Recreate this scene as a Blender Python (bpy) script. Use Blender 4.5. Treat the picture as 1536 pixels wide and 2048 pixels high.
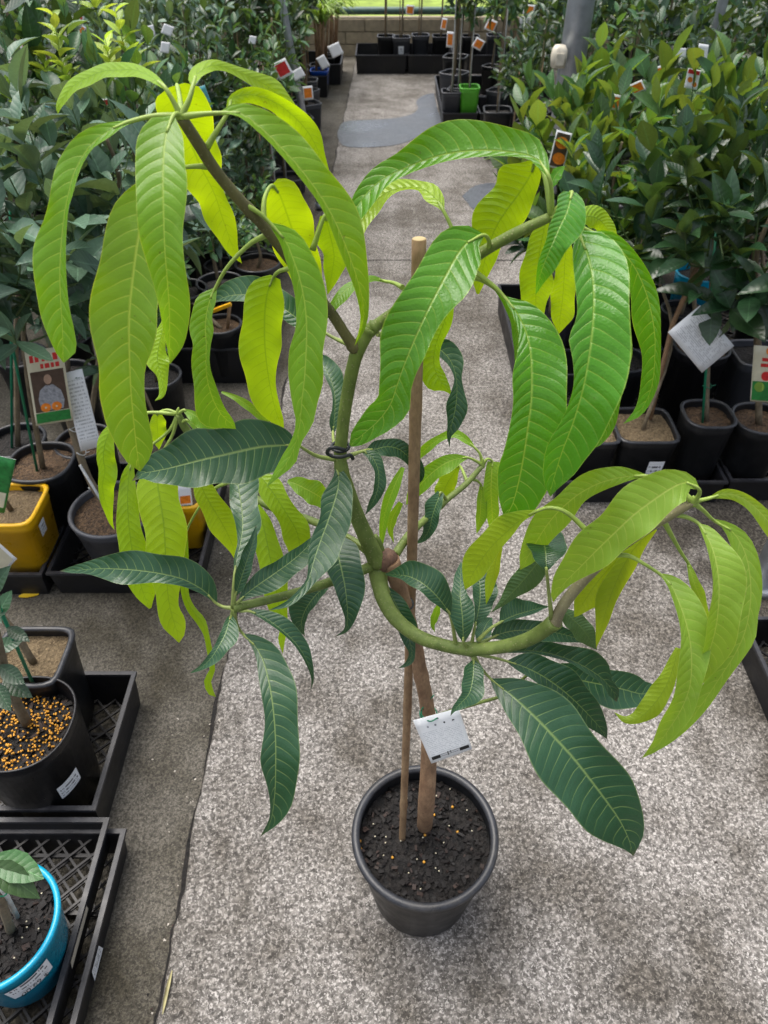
import bpy, math, random
from mathutils import Vector, Matrix, noise
random.seed(7)
scene = bpy.context.scene
for o in list(bpy.data.objects):
    bpy.data.objects.remove(o)
COL = scene.collection

# ------------------------------------------------------------------ camera
H = 1.73
PITCH = math.radians(42.4)
FP = 1480.0                                   # focal length in photograph pixels (1536 x 2048)
cam_d = bpy.data.cameras.new('camera')
cam = bpy.data.objects.new('camera', cam_d); COL.objects.link(cam)
cam.location = (0, 0, H)
cam.rotation_euler = (math.pi/2 - PITCH, 0, 0)
cam_d.sensor_fit = 'VERTICAL'; cam_d.sensor_height = 34.6
cam_d.lens = FP/2048*34.6
cam_d.clip_start = 0.02; cam_d.clip_end = 400
cam_d.dof.use_dof = True
cam_d.dof.focus_distance = 0.95
cam_d.dof.aperture_fstop = 10.0
scene.camera = cam

# ------------------------------------------------------------------ sky, sun, exposure
SUN_EL, SUN_AZ = math.radians(72), math.radians(-50)    # azimuth from +Y towards +X
w = bpy.data.worlds.new('World'); scene.world = w; w.use_nodes = True
nt = w.node_tree; nt.nodes.clear()
sky = nt.nodes.new('ShaderNodeTexSky'); sky.sky_type = 'NISHITA'; sky.sun_disc = False
sky.sun_elevation = SUN_EL; sky.sun_rotation = SUN_AZ
sky.dust_density = 5.0; sky.ozone_density = 0.6; sky.air_density = 0.8
bg = nt.nodes.new('ShaderNodeBackground'); bg.inputs['Strength'].default_value = 0.15
wo = nt.nodes.new('ShaderNodeOutputWorld')
hz = nt.nodes.new('ShaderNodeHueSaturation'); hz.inputs['Saturation'].default_value = 0.5   # thin overcast
nt.links.new(sky.outputs[0], hz.inputs['Color']); nt.links.new(hz.outputs[0], bg.inputs[0]); nt.links.new(bg.outputs[0], wo.inputs[0])
sun_d = bpy.data.lights.new('sun', 'SUN'); sun_d.energy = 1.5; sun_d.angle = math.radians(50)
sun_d.color = (1.0, 0.95, 0.87)
sun = bpy.data.objects.new('sun', sun_d); COL.objects.link(sun)
sd = Vector((math.sin(SUN_AZ)*math.cos(SUN_EL), math.cos(SUN_AZ)*math.cos(SUN_EL), math.sin(SUN_EL)))
sun.rotation_euler = sd.to_track_quat('Z', 'Y').to_euler()
scene.view_settings.view_transform = 'Standard'; scene.view_settings.look = 'None'
scene.view_settings.exposure = 0.9; scene.view_settings.gamma = 1.0
scene.view_settings.use_curve_mapping = False

# ------------------------------------------------------------------ helpers
CAMP = Vector((0, 0, H)); cT, sT = math.cos(PITCH), math.sin(PITCH)
def ray(px, py):
    dx = (px-768.0)/FP; dy = -(py-1024.0)/FP
    return Vector((dx, cT + sT*dy, -sT + cT*dy))           # forward component 1
def P(px, py, Y):                                          # world point on a sight line at distance Y
    d = ray(px, py); return CAMP + d*(Y/d.y)
def PD(px, py, D): return CAMP + ray(px, py)*D
def depth_at(px, py, Y): return Y/ray(px, py).y
def G(px, py, z=0.0):                                      # point of the plane z
    d = ray(px, py); return CAMP + d*((z-H)/d.z)

def link(o, parent=None):
    COL.objects.link(o)
    if parent is not None: o.parent = parent
    return o
def tag(o, label=None, cat=None, group=None, kind=None):
    if label: o['label'] = label
    if cat: o['category'] = cat
    if group: o['group'] = group
    if kind: o['kind'] = kind
    return o
def thing(name, label, cat, loc=(0, 0, 0), group=None, rz=0.0):
    o = bpy.data.objects.new(name, None); o.empty_display_size = 0.05
    link(o); o.location = loc; o.rotation_euler = (0, 0, rz)
    return tag(o, label, cat, group)

class MB:
    """collects faces; build() makes ONE mesh object"""
    def __init__(s): s.v = []; s.f = []; s.m = []; s.uv = []; s.mats = []; s.sm = []
    def mi(s, mat):
        if mat not in s.mats: s.mats.append(mat)
        return s.mats.index(mat)
    def face(s, idx, mat, uv=None, smooth=True):
        s.f.append(tuple(idx)); s.m.append(s.mi(mat)); s.uv.append(uv); s.sm.append(smooth)
    def box(s, c, h, mat, R=None, taper=1.0):
        c = Vector(c); b = len(s.v)
        for sz in (-1, 1):
            k = taper if sz < 0 else 1.0
            for sx, sy in ((-1, -1), (1, -1), (1, 1), (-1, 1)):
                p = Vector((sx*h[0]*k, sy*h[1]*k, sz*h[2]))
                if R is not None: p = R @ p
                s.v.append(c+p)
        for q in ((3, 2, 1, 0), (4, 5, 6, 7), (0, 1, 5, 4), (1, 2, 6, 5), (2, 3, 7, 6), (3, 0, 4, 7)):
            s.face([b+i for i in q], mat, smooth=False)
    def bar(s, p, q, wx, wz, mat):                        # a square bar between two points
        p = Vector(p); q = Vector(q); d = q-p; L = d.length
        R = d.to_track_quat('X', 'Z').to_matrix()
        s.box((p+q)/2, (L/2, wx/2, wz/2), mat, R)
    def tube(s, pts, rad, mat, n=8, cap=True):
        pts = [Vector(p) for p in pts]; m = len(pts)
        if not hasattr(rad, '__len__'): rad = [rad]*m
        b = len(s.v); ref = None
        for i, p in enumerate(pts):
            t = (pts[min(i+1, m-1)] - pts[max(i-1, 0)])
            if t.length < 1e-9: t = Vector((0, 0, 1))
            t.normalize()
            if ref is None: ref = t.orthogonal().normalized()
            else:
                ref = ref - t*ref.dot(t)
                ref = ref.normalized() if ref.length > 1e-6 else t.orthogonal().normalized()
            bi = t.cross(ref)
            for k in range(n):
                a = 2*math.pi*k/n
                s.v.append(p + (ref*math.cos(a) + bi*math.sin(a))*rad[i])
        for i in range(m-1):
            for k in range(n):
                k2 = (k+1) % n
                u0, u1 = k/n, (k+1)/n
                s.face((b+i*n+k, b+i*n+k2, b+(i+1)*n+k2, b+(i+1)*n+k), mat,
                       ((u0, i/(m-1)), (u1, i/(m-1)), (u1, (i+1)/(m-1)), (u0, (i+1)/(m-1))))
        if cap:
            s.face([b+k for k in range(n)][::-1], mat, smooth=False)
            s.face([b+(m-1)*n+k for k in range(n)], mat, smooth=False)
    def rings(s, prof, mat, n=40, power=2.0, c=(0, 0, 0), close=False, ax=1.0, ay=1.0):
        """prof: list of (radius, z); cross-section is a superellipse"""
        c = Vector(c); b = len(s.v); m = len(prof)
        for r, z in prof:
            for k in range(n):
                a = 2*math.pi*(k+0.5)/n; ca, sa = math.cos(a), math.sin(a)
                rr = r/((abs(ca)**power + abs(sa)**power)**(1/power))
                s.v.append(c + Vector((rr*ca*ax, rr*sa*ay, z)))
        for i in range(m-1):
            for k in range(n):
                k2 = (k+1) % n
                s.face((b+i*n+k, b+i*n+k2, b+(i+1)*n+k2, b+(i+1)*n+k), mat)
        if close:
            s.face([b+(m-1)*n+k for k in range(n)], mat, smooth=False)
    def build(s, name, parent=None, shade=True):
        me = bpy.data.meshes.new(name)
        me.from_pydata([tuple(v) for v in s.v], [], s.f)
        for mt in s.mats: me.materials.append(mt)
        me.polygons.foreach_set('material_index', s.m)
        me.polygons.foreach_set('use_smooth', [bool(x) for x in s.sm])
        if any(u is not None for u in s.uv):
            ul = me.uv_layers.new(name='UVMap')
            k = 0; data = [0.0]*(2*len(me.loops))
            for f, u in zip(s.f, s.uv):
                for j in range(len(f)):
                    if u is not None: data[2*k], data[2*k+1] = u[j]
                    k += 1
            ul.data.foreach_set('uv', data)
        me.update()
        o = bpy.data.objects.new(name, me)
        return link(o, parent)

def catmull(pts, n):
    """resample a list of equal-length tuples with n rows"""
    m = len(pts)
    L = [0.0]
    for i in range(1, m):
        L.append(L[-1] + max(1e-4, math.dist(pts[i][:2], pts[i-1][:2])))
    T = L[-1]; out = []
    for r in range(n):
        u = T*r/(n-1); i = 0
        while i < m-2 and u > L[i+1]: i += 1
        f = (u-L[i])/(L[i+1]-L[i])
        p1, p2 = pts[i], pts[i+1]
        h = L[i+1]-L[i]
        row = []
        for k in range(len(p1)):
            if i > 0: m1 = (pts[i+1][k]-pts[i-1][k])/(L[i+1]-L[i-1])
            else: m1 = (p2[k]-p1[k])/h
            if i < m-2: m2 = (pts[i+2][k]-pts[i][k])/(L[i+2]-L[i])
            else: m2 = (p2[k]-p1[k])/h
            f2, f3 = f*f, f*f*f
            row.append((2*f3-3*f2+1)*p1[k] + (f3-2*f2+f)*h*m1 + (-2*f3+3*f2)*p2[k] + (f3-f2)*h*m2)
        out.append(row)
    return out
def smooth_path(pts, n):
    """3D catmull through points"""
    m = len(pts); pts = [Vector(p) for p in pts]; out = []
    for r in range(n):
        u = (m-1)*r/(n-1); i = min(int(u), m-2); f = u-i
        p1, p2 = pts[i], pts[i+1]
        p0 = pts[i-1] if i > 0 else p1*2-p2
        p3 = pts[i+2] if i < m-2 else p2*2-p1
        out.append(0.5*((2*p1) + (p2-p0)*f + (2*p0-5*p1+4*p2-p3)*f*f + (3*p1-p0-3*p2+p3)*f*f*f))
    return out

# ------------------------------------------------------------------ materials
def newmat(name):
    m = bpy.data.materials.new(name); m.use_nodes = True
    nt = m.node_tree; nt.nodes.clear()
    out = nt.nodes.new('ShaderNodeOutputMaterial')
    return m, nt, out
def N(nt, t, **kw):
    n = nt.nodes.new(t)
    for k, v in kw.items():
        if k in n.inputs: n.inputs[k].default_value = v
        else: setattr(n, k, v)
    return n
def math_n(nt, op, a, b=None, c=None):
    n = nt.nodes.new('ShaderNodeMath'); n.operation = op
    for i, x in enumerate((a, b, c)):
        if x is None: continue
        if isinstance(x, (int, float)): n.inputs[i].default_value = x
        else: nt.links.new(x, n.inputs[i])
    return n.outputs[0]
def mixc(nt, fac, a, b, mode='MIX'):
    n = nt.nodes.new('ShaderNodeMix'); n.data_type = 'RGBA'; n.blend_type = mode
    for sock, x in ((n.inputs[0], fac), (n.inputs[6], a), (n.inputs[7], b)):
        if isinstance(x, (int, float)): sock.default_value = x
        elif isinstance(x, tuple): sock.default_value = x if len(x) == 4 else (*x, 1)
        else: nt.links.new(x, sock)
    return n.outputs[2]
def ramp(nt, fac, stops):
    n = nt.nodes.new('ShaderNodeValToRGB'); e = n.color_ramp.elements
    while len(e) < len(stops): e.new(0.5)
    for i, (p, c) in enumerate(stops):
        e[i].position = p; e[i].color = (*c, 1) if len(c) == 3 else c
    nt.links.new(fac, n.inputs[0]); return n.outputs[0]
def noise_n(nt, vec, scale, detail=4, rough=0.55, dist=0.0):
    n = N(nt, 'ShaderNodeTexNoise', Scale=scale, Detail=detail, Roughness=rough, Distortion=dist)
    if vec is not None: nt.links.new(vec, n.inputs['Vector'])
    return n.outputs[0]
def coords(nt, kind='Object'):
    return nt.nodes.new('ShaderNodeTexCoord').outputs[kind]
def bump(nt, h, strength, dist=0.002):
    b = N(nt, 'ShaderNodeBump', Strength=strength, Distance=dist)
    nt.links.new(h, b.inputs['Height']); return b.outputs[0]

def plain(name, col, rough=0.5, spec=0.5, var=0.25, scale=30, bmp=0.1, dirt=None, metal=0.0):
    """plain coated or moulded surface: colour varies a little, scuffs in roughness, fine relief"""
    m, nt, out = newmat(name)
    p = N(nt, 'ShaderNodeBsdfPrincipled', Roughness=rough, Metallic=metal)
    p.inputs['Specular IOR Level'].default_value = spec
    co = coords(nt)
    n1 = noise_n(nt, co, scale, 5, 0.6); n2 = noise_n(nt, co, scale*6, 3, 0.6)
    dark = tuple(c*(1-var) for c in col); light = tuple(min(1, c*(1+var)) for c in col)
    c = ramp(nt, n1, [(0.3, dark), (0.7, light)])
    if dirt:
        nd = noise_n(nt, co, scale*0.4, 6, 0.7)
        f = ramp(nt, nd, [(0.52, (0, 0, 0)), (0.72, (0.75, 0.75, 0.75))])
        c = mixc(nt, f, c, dirt)
    nt.links.new(c, p.inputs['Base Color'])
    r = ramp(nt, n1, [(0.3, (rough*0.75,)*3), (0.75, (min(1, rough*1.3),)*3)])
    nt.links.new(r, p.inputs['Roughness'])
    if bmp: nt.links.new(bump(nt, n2, bmp, 0.001), p.inputs['Normal'])
    nt.links.new(p.outputs[0], out.inputs[0])
    return m

def leaf_mat(name, top, under, vein, uvein, nv=20, trans=0.35, rough=0.38, tcol=None, spec=0.5, bstr=0.5,
             blot=None, hue=0.03, edge=None, coat=0.0, tip=0.7):
    """two-sided leaf: midrib and arching side veins from the UV map, quilted relief, light shining through"""
    m, nt, out = newmat(name)
    uv = coords(nt, 'UV')
    sp = nt.nodes.new('ShaderNodeSeparateXYZ'); nt.links.new(uv, sp.inputs[0])
    info = nt.nodes.new('ShaderNodeObjectInfo')
    oc = coords(nt)
    sx = math_n(nt, 'SUBTRACT', math_n(nt, 'MULTIPLY', sp.outputs[0], 2.0), 1.0)
    s = math_n(nt, 'ABSOLUTE', sx)
    wob = math_n(nt, 'MULTIPLY', math_n(nt, 'SUBTRACT', noise_n(nt, oc, 18, 2), 0.5), 0.035)
    side = math_n(nt, 'MULTIPLY', math_n(nt, 'SIGN', sx), 0.24)
    arch = math_n(nt, 'ADD', math_n(nt, 'MULTIPLY', s, 0.035), math_n(nt, 'MULTIPLY', math_n(nt, 'MULTIPLY', s, s), 0.045))
    vv = math_n(nt, 'SUBTRACT', math_n(nt, 'ADD', sp.outputs[1], wob), arch)
    ph = math_n(nt, 'FRACT', math_n(nt, 'ADD', math_n(nt, 'MULTIPLY', vv, nv), side))
    dist = math_n(nt, 'ABSOLUTE', math_n(nt, 'SUBTRACT', ph, 0.5))          # 0 on a vein, 0.5 midway
    lat = nt.nodes.new('ShaderNodeMapRange'); lat.interpolation_type = 'SMOOTHSTEP'
    nt.links.new(dist, lat.inputs[0])
    for i, x in ((1, 0.012), (2, 0.07), (3, 1.0), (4, 0.0)): lat.inputs[i].default_value = x
    fade = nt.nodes.new('ShaderNodeMapRange'); nt.links.new(s, fade.inputs[0])
    for i, x in ((1, 0.2), (2, 0.95), (3, 0.75), (4, 0.10)): fade.inputs[i].default_value = x
    latm = math_n(nt, 'MULTIPLY', lat.outputs[0], fade.outputs[0])
    midw = nt.nodes.new('ShaderNodeMapRange'); nt.links.new(sp.outputs[1], midw.inputs[0])
    for i, x in ((1, 0.0), (2, 1.0), (3, 0.085), (4, 0.035)): midw.inputs[i].default_value = x
    mid = nt.nodes.new('ShaderNodeMapRange'); mid.interpolation_type = 'SMOOTHSTEP'
    nt.links.new(s, mid.inputs[0]); nt.links.new(midw.outputs[0], mid.inputs[2])
    for i, x in ((1, 0.0), (3, 1.0), (4, 0.0)): mid.inputs[i].default_value = x
    vmask = math_n(nt, 'MAXIMUM', latm, mid.outputs[0])
    ret = N(nt, 'ShaderNodeTexVoronoi', Scale=260.0); ret.feature = 'DISTANCE_TO_EDGE'
    nt.links.new(oc, ret.inputs['Vector'])
    big = noise_n(nt, oc, 16, 4, 0.6); fine = noise_n(nt, oc, 130, 3, 0.6)
    def shade(c):
        return mixc(nt, big, tuple(x*0.72 for x in c), tuple(min(1, x*1.28) for x in c))
    ct, cu = shade(top), shade(under)
    if blot:
        bn = ramp(nt, noise_n(nt, oc, 34, 5, 0.7), [(0.60, (0, 0, 0)), (0.74, (0.6, 0.6, 0.6))])
        ct = mixc(nt, bn, ct, blot)
    ct = mixc(nt, math_n(nt, 'MULTIPLY', vmask, 0.62), ct, vein)
    cu = mixc(nt, math_n(nt, 'MULTIPLY', vmask, 0.5), cu, uvein)
    em = nt.nodes.new('ShaderNodeMapRange'); nt.links.new(s, em.inputs[0])
    for i, x in ((1, 0.955), (2, 0.99), (3, 0.0), (4, 0.55)): em.inputs[i].default_value = x
    ec = edge or vein
    ct = mixc(nt, em.outputs[0], ct, ec); cu = mixc(nt, em.outputs[0], cu, ec)
    # dry brown tips and a few specks
    tipn = math_n(nt, 'ADD', sp.outputs[1], math_n(nt, 'MULTIPLY', math_n(nt, 'SUBTRACT', big, 0.5), 0.10))
    tp_ = nt.nodes.new('ShaderNodeMapRange'); nt.links.new(tipn, tp_.inputs[0])
    for i, x in ((1, 0.965), (2, 1.0), (3, 0.0), (4, tip)): tp_.inputs[i].default_value = x
    spk = ramp(nt, noise_n(nt, oc, 210, 2, 0.5), [(0.735, (0, 0, 0)), (0.76, (0.7, 0.7, 0.7))])
    dm_ = math_n(nt, 'MAXIMUM', tp_.outputs[0], math_n(nt, 'MULTIPLY', spk, 0.6))
    ct = mixc(nt, dm_, ct, (0.10, 0.065, 0.03)); cu = mixc(nt, dm_, cu, (0.10, 0.065, 0.03))
    geo = nt.nodes.new('ShaderNodeNewGeometry')
    c = mixc(nt, geo.outputs['Backfacing'], ct, cu)
    hs = nt.nodes.new('ShaderNodeHueSaturation')
    hv = nt.nodes.new('ShaderNodeMapRange'); nt.links.new(info.outputs['Random'], hv.inputs[0])
    hv.inputs[3].default_value = 0.5-hue*0.25; hv.inputs[4].default_value = 0.5+hue*0.25
    vv2 = nt.nodes.new('ShaderNodeMapRange'); nt.links.new(math_n(nt, 'FRACT', math_n(nt, 'MULTIPLY', info.outputs['Random'], 7.3)), vv2.inputs[0])
    vv2.inputs[3].default_value = 1-hue*2.2; vv2.inputs[4].default_value = 1+hue*2.2
    nt.links.new(hv.outputs[0], hs.inputs['Hue']); nt.links.new(vv2.outputs[0], hs.inputs['Value'])
    nt.links.new(c, hs.inputs['Color']); c = hs.outputs[0]
    hgt = math_n(nt, 'ADD', math_n(nt, 'MULTIPLY', math_n(nt, 'SQRT', dist), 1.0),
                 math_n(nt, 'MULTIPLY', fine, 0.25))
    hgt = math_n(nt, 'SUBTRACT', hgt, math_n(nt, 'MULTIPLY', mid.outputs[0], 0.5))
    hgt = math_n(nt, 'ADD', hgt, math_n(nt, 'MULTIPLY', ret.outputs['Distance'], 0.25))
    nb = bump(nt, hgt, bstr, 0.0035)
    p = N(nt, 'ShaderNodeBsdfPrincipled', Roughness=rough)
    p.inputs['Specular IOR Level'].default_value = spec
    p.inputs['Coat Weight'].default_value = coat
    rr = ramp(nt, big, [(0.3, (rough*0.8,)*3), (0.75, (min(1, rough*1.35),)*3)])
    nt.links.new(rr, p.inputs['Roughness'])
    nt.links.new(c, p.inputs['Base Color']); nt.links.new(nb, p.inputs['Normal'])
    tr = nt.nodes.new('ShaderNodeBsdfTranslucent')
    tc = mixc(nt, 1.0, c, tcol or (1.5, 1.35, 0.5), 'MULTIPLY')
    nt.links.new(tc, tr.inputs[0])
    mx = nt.nodes.new('ShaderNodeMixShader'); mx.inputs[0].default_value = trans
    nt.links.new(p.outputs[0], mx.inputs[1]); nt.links.new(tr.outputs[0], mx.inputs[2])
    nt.links.new(mx.outputs[0], out.inputs[0])
    return m

def foliage_mat(name, top, under, trans=0.25, rough=0.4, hue=0.1, spec=0.5):
    """simpler two-sided leaf for the plants behind; each leaf takes its own tone from a per-island random value"""
    m, nt, out = newmat(name)
    geo = nt.nodes.new('ShaderNodeNewGeometry'); info = nt.nodes.new('ShaderNodeObjectInfo')
    r = math_n(nt, 'FRACT', math_n(nt, 'ADD', geo.outputs['Random Per Island'], info.outputs['Random']))
    oc = coords(nt)
    big = noise_n(nt, oc, 25, 3)
    c = mixc(nt, geo.outputs['Backfacing'], top, under)
    uv = coords(nt, 'UV'); sp = nt.nodes.new('ShaderNodeSeparateXYZ'); nt.links.new(uv, sp.inputs[0])
    s = math_n(nt, 'ABSOLUTE', math_n(nt, 'SUBTRACT', math_n(nt, 'MULTIPLY', sp.outputs[0], 2.0), 1.0))
    mid = nt.nodes.new('ShaderNodeMapRange'); nt.links.new(s, mid.inputs[0])
    for i, x in ((1, 0.0), (2, 0.09), (3, 0.55), (4, 0.0)): mid.inputs[i].default_value = x
    ph = math_n(nt, 'FRACT', math_n(nt, 'MULTIPLY', math_n(nt, 'SUBTRACT', sp.outputs[1], math_n(nt, 'MULTIPLY', s, 0.16)), 8))
    qd = math_n(nt, 'ABSOLUTE', math_n(nt, 'SUBTRACT', ph, 0.5))
    c = mixc(nt, mid.outputs[0], c, tuple(min(1, x*2.4+0.02) for x in top))
    c = mixc(nt, big, mixc(nt, 1.0, c, (0.75, 0.75, 0.75), 'MULTIPLY'), mixc(nt, 1.0, c, (1.25, 1.25, 1.25), 'MULTIPLY'))
    hs = nt.nodes.new('ShaderNodeHueSaturation')
    hv = nt.nodes.new('ShaderNodeMapRange'); nt.links.new(r, hv.inputs[0])
    hv.inputs[3].default_value = 0.5-hue*0.22; hv.inputs[4].default_value = 0.5+hue*0.15
    vv = nt.nodes.new('ShaderNodeMapRange'); nt.links.new(math_n(nt, 'FRACT', math_n(nt, 'MULTIPLY', r, 5.7)), vv.inputs[0])
    vv.inputs[3].default_value = 0.65; vv.inputs[4].default_value = 1.45
    nt.links.new(hv.outputs[0], hs.inputs['Hue']); nt.links.new(vv.outputs[0], hs.inputs['Value'])
    nt.links.new(c, hs.inputs['Color']); c = hs.outputs[0]
    p = N(nt, 'ShaderNodeBsdfPrincipled', Roughness=rough); p.inputs['Specular IOR Level'].default_value = spec
    nt.links.new(c, p.inputs['Base Color'])
    nt.links.new(bump(nt, math_n(nt, 'SQRT', qd), 0.35, 0.002), p.inputs['Normal'])
    tr = nt.nodes.new('ShaderNodeBsdfTranslucent')
    nt.links.new(mixc(nt, 1.0, c, (1.6, 1.5, 0.6), 'MULTIPLY'), tr.inputs[0])
    mx = nt.nodes.new('ShaderNodeMixShader'); mx.inputs[0].default_value = trans
    nt.links.new(p.outputs[0], mx.inputs[1]); nt.links.new(tr.outputs[0], mx.inputs[2])
    nt.links.new(mx.outputs[0], out.inputs[0])
    return m

def bark_mat(name, c1, c2, scale=40, bstr=0.6):
    m, nt, out = newmat(name)
    co = coords(nt)
    mp = nt.nodes.new('ShaderNodeMapping'); mp.inputs['Scale'].default_value = (1, 1, 0.45)
    nt.links.new(co, mp.inputs[0])
    n1 = noise_n(nt, mp.outputs[0], scale, 6, 0.65); n2 = noise_n(nt, mp.outputs[0], scale*5, 4, 0.6)
    c = ramp(nt, n1, [(0.3, c1), (0.7, c2)])
    c = mixc(nt, ramp(nt, n2, [(0.45, (0, 0, 0)), (0.75, (0.5, 0.5, 0.5))]), c, tuple(x*0.5 for x in c1))
    p = N(nt, 'ShaderNodeBsdfPrincipled', Roughness=0.75)
    nt.links.new(c, p.inputs['Base Color'])
    h = math_n(nt, 'ADD', n1, math_n(nt, 'MULTIPLY', n2, 0.5))
    nt.links.new(bump(nt, h, bstr, 0.002), p.inputs['Normal'])
    nt.links.new(p.outputs[0], out.inputs[0]); return m

def concrete_mat(name, lo, hi, dirt, spk=85, dirt_amt=0.5, near_dirt=None, fleck=(0.62, 0.6, 0.57)):
    """worn exposed-aggregate concrete: cement flecks, dark stones, broad stains"""
    m, nt, out = newmat(name)
    co = coords(nt)
    a = noise_n(nt, co, spk, 3, 0.6, 0.4)
    b = noise_n(nt, co, spk*1.9, 4, 0.7, 0.8)
    v = N(nt, 'ShaderNodeTexVoronoi', Scale=spk*1.7); nt.links.new(co, v.inputs['Vector'])
    big = noise_n(nt, co, 1.7, 6, 0.62); mid = noise_n(nt, co, 7.0, 6, 0.68)
    c = ramp(nt, a, [(0.36, lo), (0.52, tuple(x*.62+y*.38 for x, y in zip(lo, hi))), (0.66, hi)])
    f2 = ramp(nt, b, [(0.52, (0, 0, 0)), (0.60, (0.9, 0.9, 0.9))])
    c = mixc(nt, f2, c, fleck)
    st = ramp(nt, v.outputs['Color'], [(0.14, (0.55, 0.55, 0.55)), (0.26, (0, 0, 0))])
    c = mixc(nt, st, c, tuple(x*0.62 for x in lo))
    sm = math_n(nt, 'ADD', math_n(nt, 'MULTIPLY', big, 0.62), math_n(nt, 'MULTIPLY', mid, 0.38))
    f = ramp(nt, sm, [(0.43, (0, 0, 0)), (0.58, (dirt_amt,)*3)])
    c = mixc(nt, f, c, mixc(nt, 1.0, c, dirt, 'MULTIPLY'))
    if near_dirt:                                    # soil and algae washed out from the tray rows
        sp = nt.nodes.new('ShaderNodeSeparateXYZ'); nt.links.new(co, sp.inputs[0])
        mr = nt.nodes.new('ShaderNodeMapRange')
        nt.links.new(math_n(nt, 'ADD', sp.outputs[0], math_n(nt, 'MULTIPLY', math_n(nt, 'SUBTRACT', mid, 0.5), 0.55)), mr.inputs[0])
        mr.inputs[1].default_value = near_dirt[0]; mr.inputs[2].default_value = near_dirt[1]
        c = mixc(nt, math_n(nt, 'MULTIPLY', mr.outputs[0], 0.9), c, mixc(nt, 1.0, c, near_dirt[2], 'MULTIPLY'))
    p = N(nt, 'ShaderNodeBsdfPrincipled', Roughness=0.85); p.inputs['Specular IOR Level'].default_value = 0.3
    nt.links.new(c, p.inputs['Base Color'])
    h = math_n(nt, 'ADD', math_n(nt, 'MULTIPLY', a, 0.7), math_n(nt, 'MULTIPLY', b, 0.5))
    nt.links.new(bump(nt, h, 0.55, 0.003), p.inputs['Normal'])
    nt.links.new(p.outputs[0], out.inputs[0]); return m

def soil_mat(name, c1, c2, scale=110):
    m, nt, out = newmat(name); co = coords(nt)
    n1 = noise_n(nt, co, scale, 5, 0.7); v = N(nt, 'ShaderNodeTexVoronoi', Scale=scale*0.9); nt.links.new(co, v.inputs['Vector'])
    c = ramp(nt, v.outputs['Color'], [(0.15, c1), (0.85, c2)])
    c = mixc(nt, n1, mixc(nt, 1.0, c, (0.5, 0.5, 0.5), 'MULTIPLY'), c)
    p = N(nt, 'ShaderNodeBsdfPrincipled', Roughness=0.8)
    nt.links.new(c, p.inputs['Base Color'])
    nt.links.new(bump(nt, math_n(nt, 'ADD', v.outputs['Distance'], n1), 1.0, 0.006), p.inputs['Normal'])
    nt.links.new(p.outputs[0], out.inputs[0]); return m

def print_mat(name, paper, ink, rows=16, cols=60, amt=0.75, v0=0.12, v1=0.9):
    """small print seen too far off to read: broken lines of ink on paper, laid out on the UV map"""
    m, nt, out = newmat(name); uv = coords(nt, 'UV')
    sp = nt.nodes.new('ShaderNodeSeparateXYZ'); nt.links.new(uv, sp.inputs[0])
    line = math_n(nt, 'FRACT', math_n(nt, 'MULTIPLY', sp.outputs[1], rows))
    on = math_n(nt, 'MULTIPLY', math_n(nt, 'GREATER_THAN', line, 0.35), math_n(nt, 'LESS_THAN', line, 0.8))
    mp = nt.nodes.new('ShaderNodeMapping'); mp.inputs['Scale'].default_value = (cols, rows, 1)
    nt.links.new(uv, mp.inputs[0])
    wn = nt.nodes.new('ShaderNodeTexWhiteNoise'); wn.noise_dimensions = '2D'
    fl = nt.nodes.new('ShaderNodeVectorMath'); fl.operation = 'FLOOR'; nt.links.new(mp.outputs[0], fl.inputs[0])
    nt.links.new(fl.outputs[0], wn.inputs['Vector'])
    on = math_n(nt, 'MULTIPLY', on, math_n(nt, 'GREATER_THAN', wn.outputs['Value'], 0.35))
    for sock, lo, hi in ((sp.outputs[0], 0.08, 0.92), (sp.outputs[1], v0, v1)):
        on = math_n(nt, 'MULTIPLY', on, math_n(nt, 'MULTIPLY', math_n(nt, 'GREATER_THAN', sock, lo), math_n(nt, 'LESS_THAN', sock, hi)))
    c = mixc(nt, math_n(nt, 'MULTIPLY', on, amt), paper, ink)
    p = N(nt, 'ShaderNodeBsdfPrincipled', Roughness=0.45)
    nt.links.new(c, p.inputs['Base Color']); nt.links.new(p.outputs[0], out.inputs[0]); return m

def stem_mat(name, c1, c2, dot):
    """smooth young bark: streaks along the stem, pale lenticels, faint rings"""
    m, nt, out = newmat(name); co = coords(nt)
    mp = nt.nodes.new('ShaderNodeMapping'); mp.inputs['Scale'].default_value = (1, 1, 0.3); nt.links.new(co, mp.inputs[0])
    n1 = noise_n(nt, mp.outputs[0], 70, 5, 0.65); n2 = noise_n(nt, co, 22, 4, 0.6)
    v = N(nt, 'ShaderNodeTexVoronoi', Scale=230.0); nt.links.new(co, v.inputs['Vector'])
    c = ramp(nt, math_n(nt, 'ADD', math_n(nt, 'MULTIPLY', n1, .5), math_n(nt, 'MULTIPLY', n2, .5)), [(0.38, c1), (0.62, c2)])
    d = ramp(nt, v.outputs['Distance'], [(0.16, (0.7,)*3), (0.26, (0, 0, 0))])
    c = mixc(nt, d, c, dot)
    p = N(nt, 'ShaderNodeBsdfPrincipled', Roughness=0.55); p.inputs['Specular IOR Level'].default_value = 0.35
    nt.links.new(c, p.inputs['Base Color'])
    hgt = math_n(nt, 'ADD', math_n(nt, 'MULTIPLY', n1, 1.0), math_n(nt, 'MULTIPLY', d, 0.4))
    nt.links.new(bump(nt, hgt, 0.45, 0.0018), p.inputs['Normal']); nt.links.new(p.outputs[0], out.inputs[0]); return m

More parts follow.
